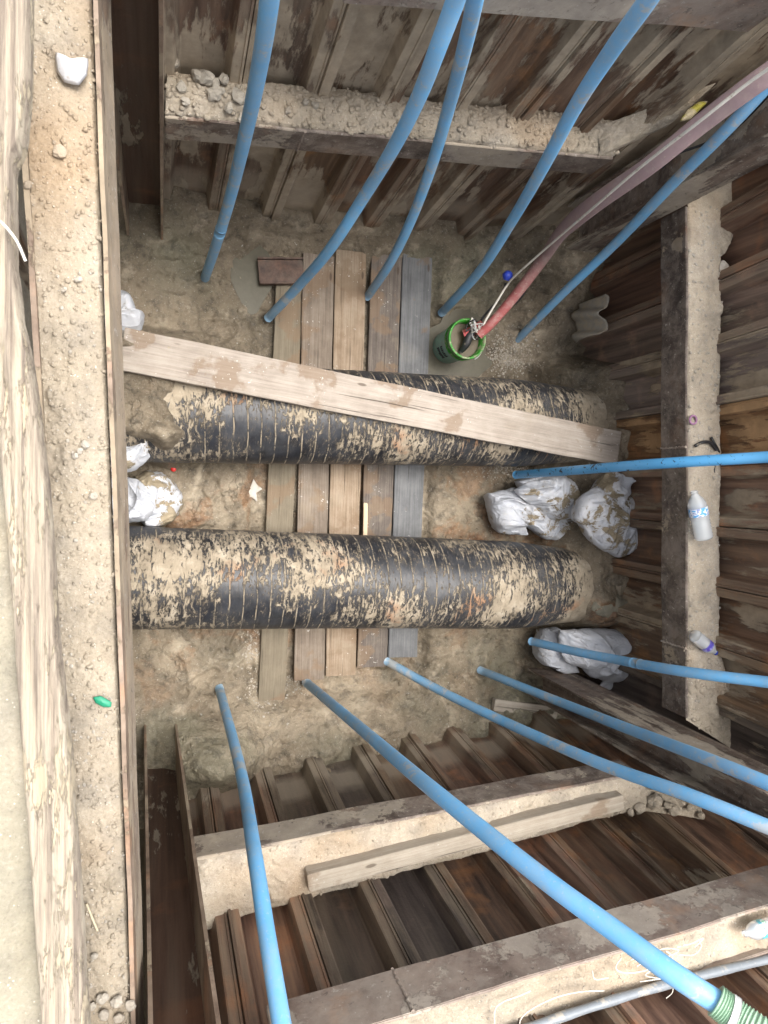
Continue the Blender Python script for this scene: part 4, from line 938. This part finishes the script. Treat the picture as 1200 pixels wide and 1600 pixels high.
flap('crumpled silvery white plastic scrap on the dirt of the left beam', [(89, 86), (104, 96), (120, 99), (136, 95), (133, 118), (122, 132), (102, 127), (92, 112)], z6+.012, M_PAPER, 'plastic_scrap', 'plastic scrap')
flap('small green plastic scrap on the dirt of the left beam', [(146, 1090), (156, 1088), (164, 1092), (174, 1098), (173, 1104), (162, 1104), (150, 1098)], z6+.004, M_LEAF, 'plastic_scrap', 'plastic scrap', .003, .006)
flap('yellow rag poking out behind the faded hose', [(1062, 190), (1072, 174), (1092, 160), (1106, 158), (1092, 172), (1078, 186)], ZL+.36, M_YEL, 'yellow_rag', 'rag', .004, .02)
flap('white cup shaped scrap behind the right wale by the corner post', [(1005, 1072), (1020, 1062), (1034, 1060), (1040, 1074), (1028, 1082), (1010, 1080)], .55, M_PAPER, 'white_scrap', 'scrap', .005, .03)
flap('red scrap half hidden behind the right wale', [(1022, 1084), (1040, 1078), (1044, 1086), (1030, 1088)], .52, M_RED, 'red_scrap', 'scrap', .005, .01)
q = U(271, 733, .07); q.z = float(floor_h(q.x, q.y)); lathe('bottle_cap', [(0, .016), (.010, .016), (.014, .012), (.014, .001)], M_RED, None, 16, Matrix.Translation(q))
tag(bpy.data.objects['bottle_cap'] if 'bottle_cap' in bpy.data.objects and bpy.data.objects['bottle_cap'].parent is None else [o for o in bpy.data.objects if o.name.startswith('bottle_cap') and o.parent is None][0], 'tiny red bottle cap on the mud between the pipes', 'bottle cap')
q = U(1083, 656, ZL+.02)
tag(tube('plastic_ring', [q+Vector((.022*math.cos(a), .022*math.sin(a), 0)) for a in np.linspace(0, 2*math.pi, 17)], .006, M_PINK, seg=8, k=2), 'small purple ring lying on the right wale', 'ring')
root = empty('cable_tie', U(1100, 690, ZL)); tag(root, 'knotted black strap on the edge of the right wale', 'strap')
tube('strap_loop', [U(1086, 697, ZL+.02), U(1098, 691, ZL+.035), U(1110, 692, ZL+.03), U(1120, 703, ZL+.02)], .009, M_BLACK, root, 8)
tube('strap_loop', [U(1111, 683, ZL+.03), U(1117, 694, ZL+.035), U(1124, 707, ZL+.0)], .007, M_BLACK, root, 8)
tube('strap_tail', [U(1119, 720, ZL+.01), U(1116, 738, ZL+.01), U(1122, 758, ZL-.02)], .004, M_BLACK, root, 6)
# conduit and white wires on the near bottom beam
tag(tube('grey_conduit', [U(780, 1622, ZU-.03), U(880, 1588, ZU-.028), U(980, 1556, ZU-.026), U(1080, 1528, ZU-.026), U(1200, 1499, ZU-.026), U(1290, 1476, ZU-.025)], lambda u: .0165+.0012*math.sin(u*40), M_GREY, seg=16, k=14), 'grey crumpled plastic conduit lying along the near bottom beam', 'conduit')
root = empty('white_wire', U(1000, 1530, ZU)); tag(root, 'tangle of thin loose white wires on the near bottom beam', 'wire')
for pts in ([(775, 1620), (774, 1580), (786, 1566), (812, 1556), (830, 1548)], [(815, 1625), (816, 1590), (860, 1562), (905, 1550), (945, 1548)], [(970, 1496), (962, 1512), (975, 1520), (1010, 1516), (1035, 1500)], [(985, 1500), (1010, 1492), (1040, 1482), (1060, 1486), (1030, 1500)],
            [(1000, 1534), (1030, 1530), (1050, 1528)], [(1040, 1486), (1052, 1496), (1048, 1520), (1052, 1548), (1040, 1560)], [(1058, 1480), (1080, 1474), (1098, 1466), (1086, 1480)], [(925, 1516), (930, 1530), (950, 1528)], [(1060, 1492), (1084, 1492), (1096, 1480), (1092, 1470)], [(995, 1510), (1012, 1500), (1022, 1512), (1008, 1524), (1035, 1530)]):
    tube('wire_strand', [U(x+rnd.uniform(-1, 1), y, ZU-.035) for x, y in pts], .0022, M_ROPE, root, 6, 6)
tag(tube('straw_stick', [U(135, 1412, z6+.01), U(143, 1432, z6+.012), U(152, 1454, z6+.01)], .0035, M_STRAW, seg=6), 'thin pale stick lying on the dirt of the left beam', 'stick')
tag(tube('wire_offcut', [U(787, 1363, ZL-.02), U(800, 1380, ZL-.01), U(816, 1398, ZL-.02), U(829, 1413, ZL-.02)], .004, M_ROPE, seg=6), 'short white wire hanging on the dark bottom sheets', 'wire')
P = [U(0, 345, z7+.03), U(14, 360, z7+.03), U(28, 380, z7+.02), U(40, 408, z7+.01)]
tag(tube('white_string', P, .003, M_ROPE, seg=6), 'white string draped over the peeling strip at the left edge', 'string')
# clay lump on the end of the lower pipe, pale patch
def lump(name, label, cat, px, py, z, sx, sy, sz, mat, seed, rot=0, kind=None, grp=None, rough=.25, sub=3, parent=None):
    bm = bmesh.new(); bmesh.ops.create_icosphere(bm, subdivisions=sub, radius=1)
    for v in bm.verts:
        n0 = v.co.normalized(); k = 1+rough*float(fbm(n0.x*1.4+n0.z+seed, n0.y*1.4-n0.z*.7+seed, 1, 3, seed)); v.co = Vector((n0.x*sx*k, n0.y*sy*k, n0.z*sz*k))
    me = bpy.data.meshes.new(name); bm.to_mesh(me); bm.free(); smooth(me, sub > 2)
    o = link_mesh(name, me, mat); o.location = U(px, py, z); o.rotation_euler = (0, 0, math.radians(rot))
    if label: tag(o, label, cat, grp, kind)
    return o
lump('clay_lump', 'smooth grey clay lump by the right end of the lower pipe', 'clay lump', 956, 946, .56, .15, .085, .05, M_CLAY, 4, -8, rough=.35, sub=4)
lump('mud_lump', 'broken mud block between the lower left corner fins', 'mud lump', 258, 1172, .12, .09, .05, .07, M_MUD, 14, 20, rough=.5, sub=4)
q = U(394, 764, .03); qz = float(floor_h(q.x, q.y))
flap('small pale patch on the mud left of the planks between the pipes', [(380, 770), (384, 756), (392, 760), (396, 748), (402, 758), (410, 764), (400, 770), (402, 784), (392, 776), (386, 780)], qz+.004, M_PALE, 'pale_patch', 'cement', .003, .002)  # thin flat pale patch laid just above the mud
# pale sheet of plastic wrapped over foot of right wall piles
V = []
for i in range(30):
    for j in range(14):
        u = i/29; v = j/13; y = 1.0+.26*u; x = 2.765-.05*max(0, math.sin(u*11+v*2))-.05*v*(1-v); V.append((x-.03*(1-v), y, .30+.30*v+.02*math.sin(u*9)))
o = from_np('plastic_sheet', V, grid_faces(30, 14), M_SHT); tag(o, 'crumpled pale plastic sheet stuck to the foot of the right wall above the upper pipe', 'plastic sheet')
o.modifiers.new('t', 'SOLIDIFY').thickness = .004

# ---- stones one can tell apart
ORD = ['first', 'second', 'third', 'fourth', 'fifth', 'sixth', 'seventh', 'eighth', 'ninth', 'tenth', 'eleventh', 'twelfth', 'thirteenth', 'fourteenth', 'fifteenth', 'sixteenth']
stones = [(308, 118, 17), (322, 124, 21), (284, 137, 12), (338, 132, 13), (350, 124, 12), (358, 168, 13), (372, 150, 16), (290, 158, 10), (380, 185, 14), (272, 98, 11), (346, 142, 10), (334, 150, 15), (492, 164, 9), (450, 172, 8), (478, 158, 8)]
stones.sort()
for k, (x, y, r) in enumerate(stones):
    z = ZL+.045; rr = r/1100*3.3*.62
    lump('stone', '%s angular stone in the top wale rubble, %s one from the left' % ('big' if r > 14 else 'small', ORD[k]), 'stone', x, y, z, rr, rr*rnd.uniform(.7, 1), rr*rnd.uniform(.6, .9), M_STONE, 100+k, rnd.uniform(0, 180), None, 'stones heaped on the left end of the top wale', .6, 2)
lst = [(94, 238, 11), (44, 288, 8), (133, 695, 9), (125, 704, 6), (118, 712, 6), (160, 1560, 11), (182, 1566, 11), (161, 1586, 12), (186, 1590, 10), (143, 1572, 8), (204, 1572, 11), (148, 1494, 7), (122, 436, 7), (100, 452, 5), (146, 775, 8)]
lst.sort(key=lambda q: q[1])
for k, (x, y, r) in enumerate(lst):
    rr = r/1100*2.15*.8
    lump('stone', '%s stone bedded in the dirt of the left beam, %s from the top' % ('large rounded' if r > 9 else 'small dusty', ORD[k]), 'stone', x, y, z6+.006, rr, rr*rnd.uniform(.75, 1), rr*.55, M_STONE, 140+k, rnd.uniform(0, 180), None, 'stones in the dirt of the left beam', .45, 2)
for k, (x, y, r) in enumerate([(985, 1270, 7), (1000, 1262, 12), (1024, 1252, 17), (1043, 1258, 8), (1052, 1266, 11), (1078, 1262, 7), (1096, 1274, 8)]):
    if not r: continue
    rr = r/1100*3.6*.95
    lump('stone', 'grey clod at the right end of the bottom wale, %s from the left' % ORD[k], 'clod', x, y, ZL+.02, rr, rr*rnd.uniform(.75, 1), rr*.8, M_DRY, 160+k, rnd.uniform(0, 180), None, 'clods at the right end of the bottom wale', .45, 2)
lump('stone', 'flat pale flake overhanging the edge of the right wale near its upper end', 'stone', 1132, 422, ZL+.01, .035, .05, .012, M_PALE, 171, 20, rough=.5, sub=2)

# ---- small loose stuff joined: gravel and crumbs
_ico = bmesh.new(); bmesh.ops.create_icosphere(_ico, subdivisions=1, radius=1); IV = np.array([v.co[:] for v in _ico.verts]); IF = np.array([[v.index for v in f.verts] for f in _ico.faces]); _ico.free()
def gravel(name, label, pts, r0, r1, mat, seed, cat='gravel', flat=.65):
    rs = np.random.RandomState(seed); n = len(pts); pts = np.array(pts)
    r = r0+(r1-r0)*rs.rand(n)**3; sc = r[:, None, None]*np.stack([rs.uniform(.7, 1.2, n), rs.uniform(.6, 1.1, n), np.full(n, flat)*rs.uniform(.7, 1.2, n)], -1)[:, None, :]
    jit = 1+.35*(rs.rand(n, len(IV), 1)-.5); V = IV[None]*sc*jit; th = rs.rand(n)*6.28; c, s = np.cos(th)[:, None], np.sin(th)[:, None]
    X = V[..., 0]*c-V[..., 1]*s; Y = V[..., 0]*s+V[..., 1]*c; V = np.stack([X, Y, V[..., 2]], -1)+pts[:, None, :]
    Fc = (IF[None]+(np.arange(n)*len(IV))[:, None, None]).reshape(-1, 3)
    return tag(from_np(name, V.reshape(-1, 3), Fc, mat, sm=False), label, cat, kind='stuff')
dg = bpy.context.evaluated_depsgraph_get()
def on_dirt(o, q, n, seed, tmax=.9):
    """points on the surface of a dirt strip"""
    rs = np.random.RandomState(seed); me = o.data; k = len(me.vertices); co = np.empty(k*3, np.float32); me.vertices.foreach_get('co', co); co = co.reshape(-1, 3)
    zmin = q[4]-.05; ok = co[co[:, 2] > zmin]; p = ok[rs.randint(0, len(ok), n)].copy(); p[:, :2] += rs.uniform(-.004, .004, (n, 2)); return p
gravel('gravel', 'fine gravel scattered over the top wale', on_dirt(D1, q1, 1500, 1), .002, .019, M_DRY, 1)
gravel('gravel', 'fine gravel and crumbs on the right wale', on_dirt(D2, q2, 1300, 2), .002, .011, M_STONE, 2)
gravel('gravel', 'crumbs of dried dirt on the bottom wale', on_dirt(D3, q3, 1100, 3), .002, .009, M_DRY, 3)
gravel('gravel', 'grains and crumbs on the near bottom beam', on_dirt(D5, q5, 1500, 4), .0015, .006, M_STONE, 4)
gravel('gravel', 'small stones mixed in the dirt of the left beam', on_dirt(D6, q6, 2600, 5), .0012, .010, M_LEFT, 5)
gravel('gravel', 'pale pebbles mixed in the dirt of the left beam', on_dirt(D6, q6, 900, 15), .0015, .007, M_STONE, 15)
gravel('gravel', 'clods on the corner mud wedge', on_dirt(D7, q7, 260, 6), .003, .02, M_DRY, 6)
rs = np.random.RandomState(9); gx_ = rs.uniform(-.2, 2.8, 5200); gy_ = rs.uniform(-1.75, 1.65, 5200)
kk = (fbm(gx_, gy_, 1.6, 3, 33) > -.1); gx_, gy_ = gx_[kk], gy_[kk]
kk = ~((gx_ > .62) & (gx_ < 1.78) & (gy_ > -1.4) & (gy_ < 1.55)) & ~((gx_ > 1.78) & (gx_ < 2.25) & (gy_ > .7) & (gy_ < 1.2)); gx_, gy_ = gx_[kk], gy_[kk]
gravel('mud_crumbs', 'small clods and crumbs trodden into the pit floor', np.stack([gx_, gy_, floor_h(gx_, gy_)], -1), .002, .016, M_MUD, 7, 'mud')
c = U(795, 555, .0); gx_ = c.x+rs.normal(0, .10, 900); gy_ = c.y+rs.normal(0, .07, 900); kk = (gx_-bp.x)**2+(gy_-bp.y)**2 > .18**2; gx_, gy_ = gx_[kk], gy_[kk]
gravel('shell_gravel', 'patch of glistening pale gravel beside the bucket', np.stack([gx_, gy_, floor_h(gx_, gy_)], -1), .003, .011, M_STONE, 8)
gx_ = np.concatenate([.60+rs.normal(0, .04, 260), .68+rs.normal(0, .07, 260), .9+rs.normal(0, .05, 120)]); gy_ = np.concatenate([-1.1+rs.normal(0, .14, 260), -1.42+rs.normal(0, .06, 260), -1.38+rs.normal(0, .04, 120)])
gravel('shell_gravel', 'washed gravel along the foot of the leftmost plank', np.stack([gx_, gy_, floor_h(gx_, gy_)], -1), .003, .010, M_STONE, 10)
c = U(790, 730, .0); gx_ = c.x+rs.normal(0, .12, 500); gy_ = c.y+rs.normal(0, .05, 500)
gravel('shell_gravel', 'washed gravel beside the upper pipe near the bag pile', np.stack([gx_, gy_, floor_h(gx_, gy_)], -1), .003, .010, M_STONE, 11)
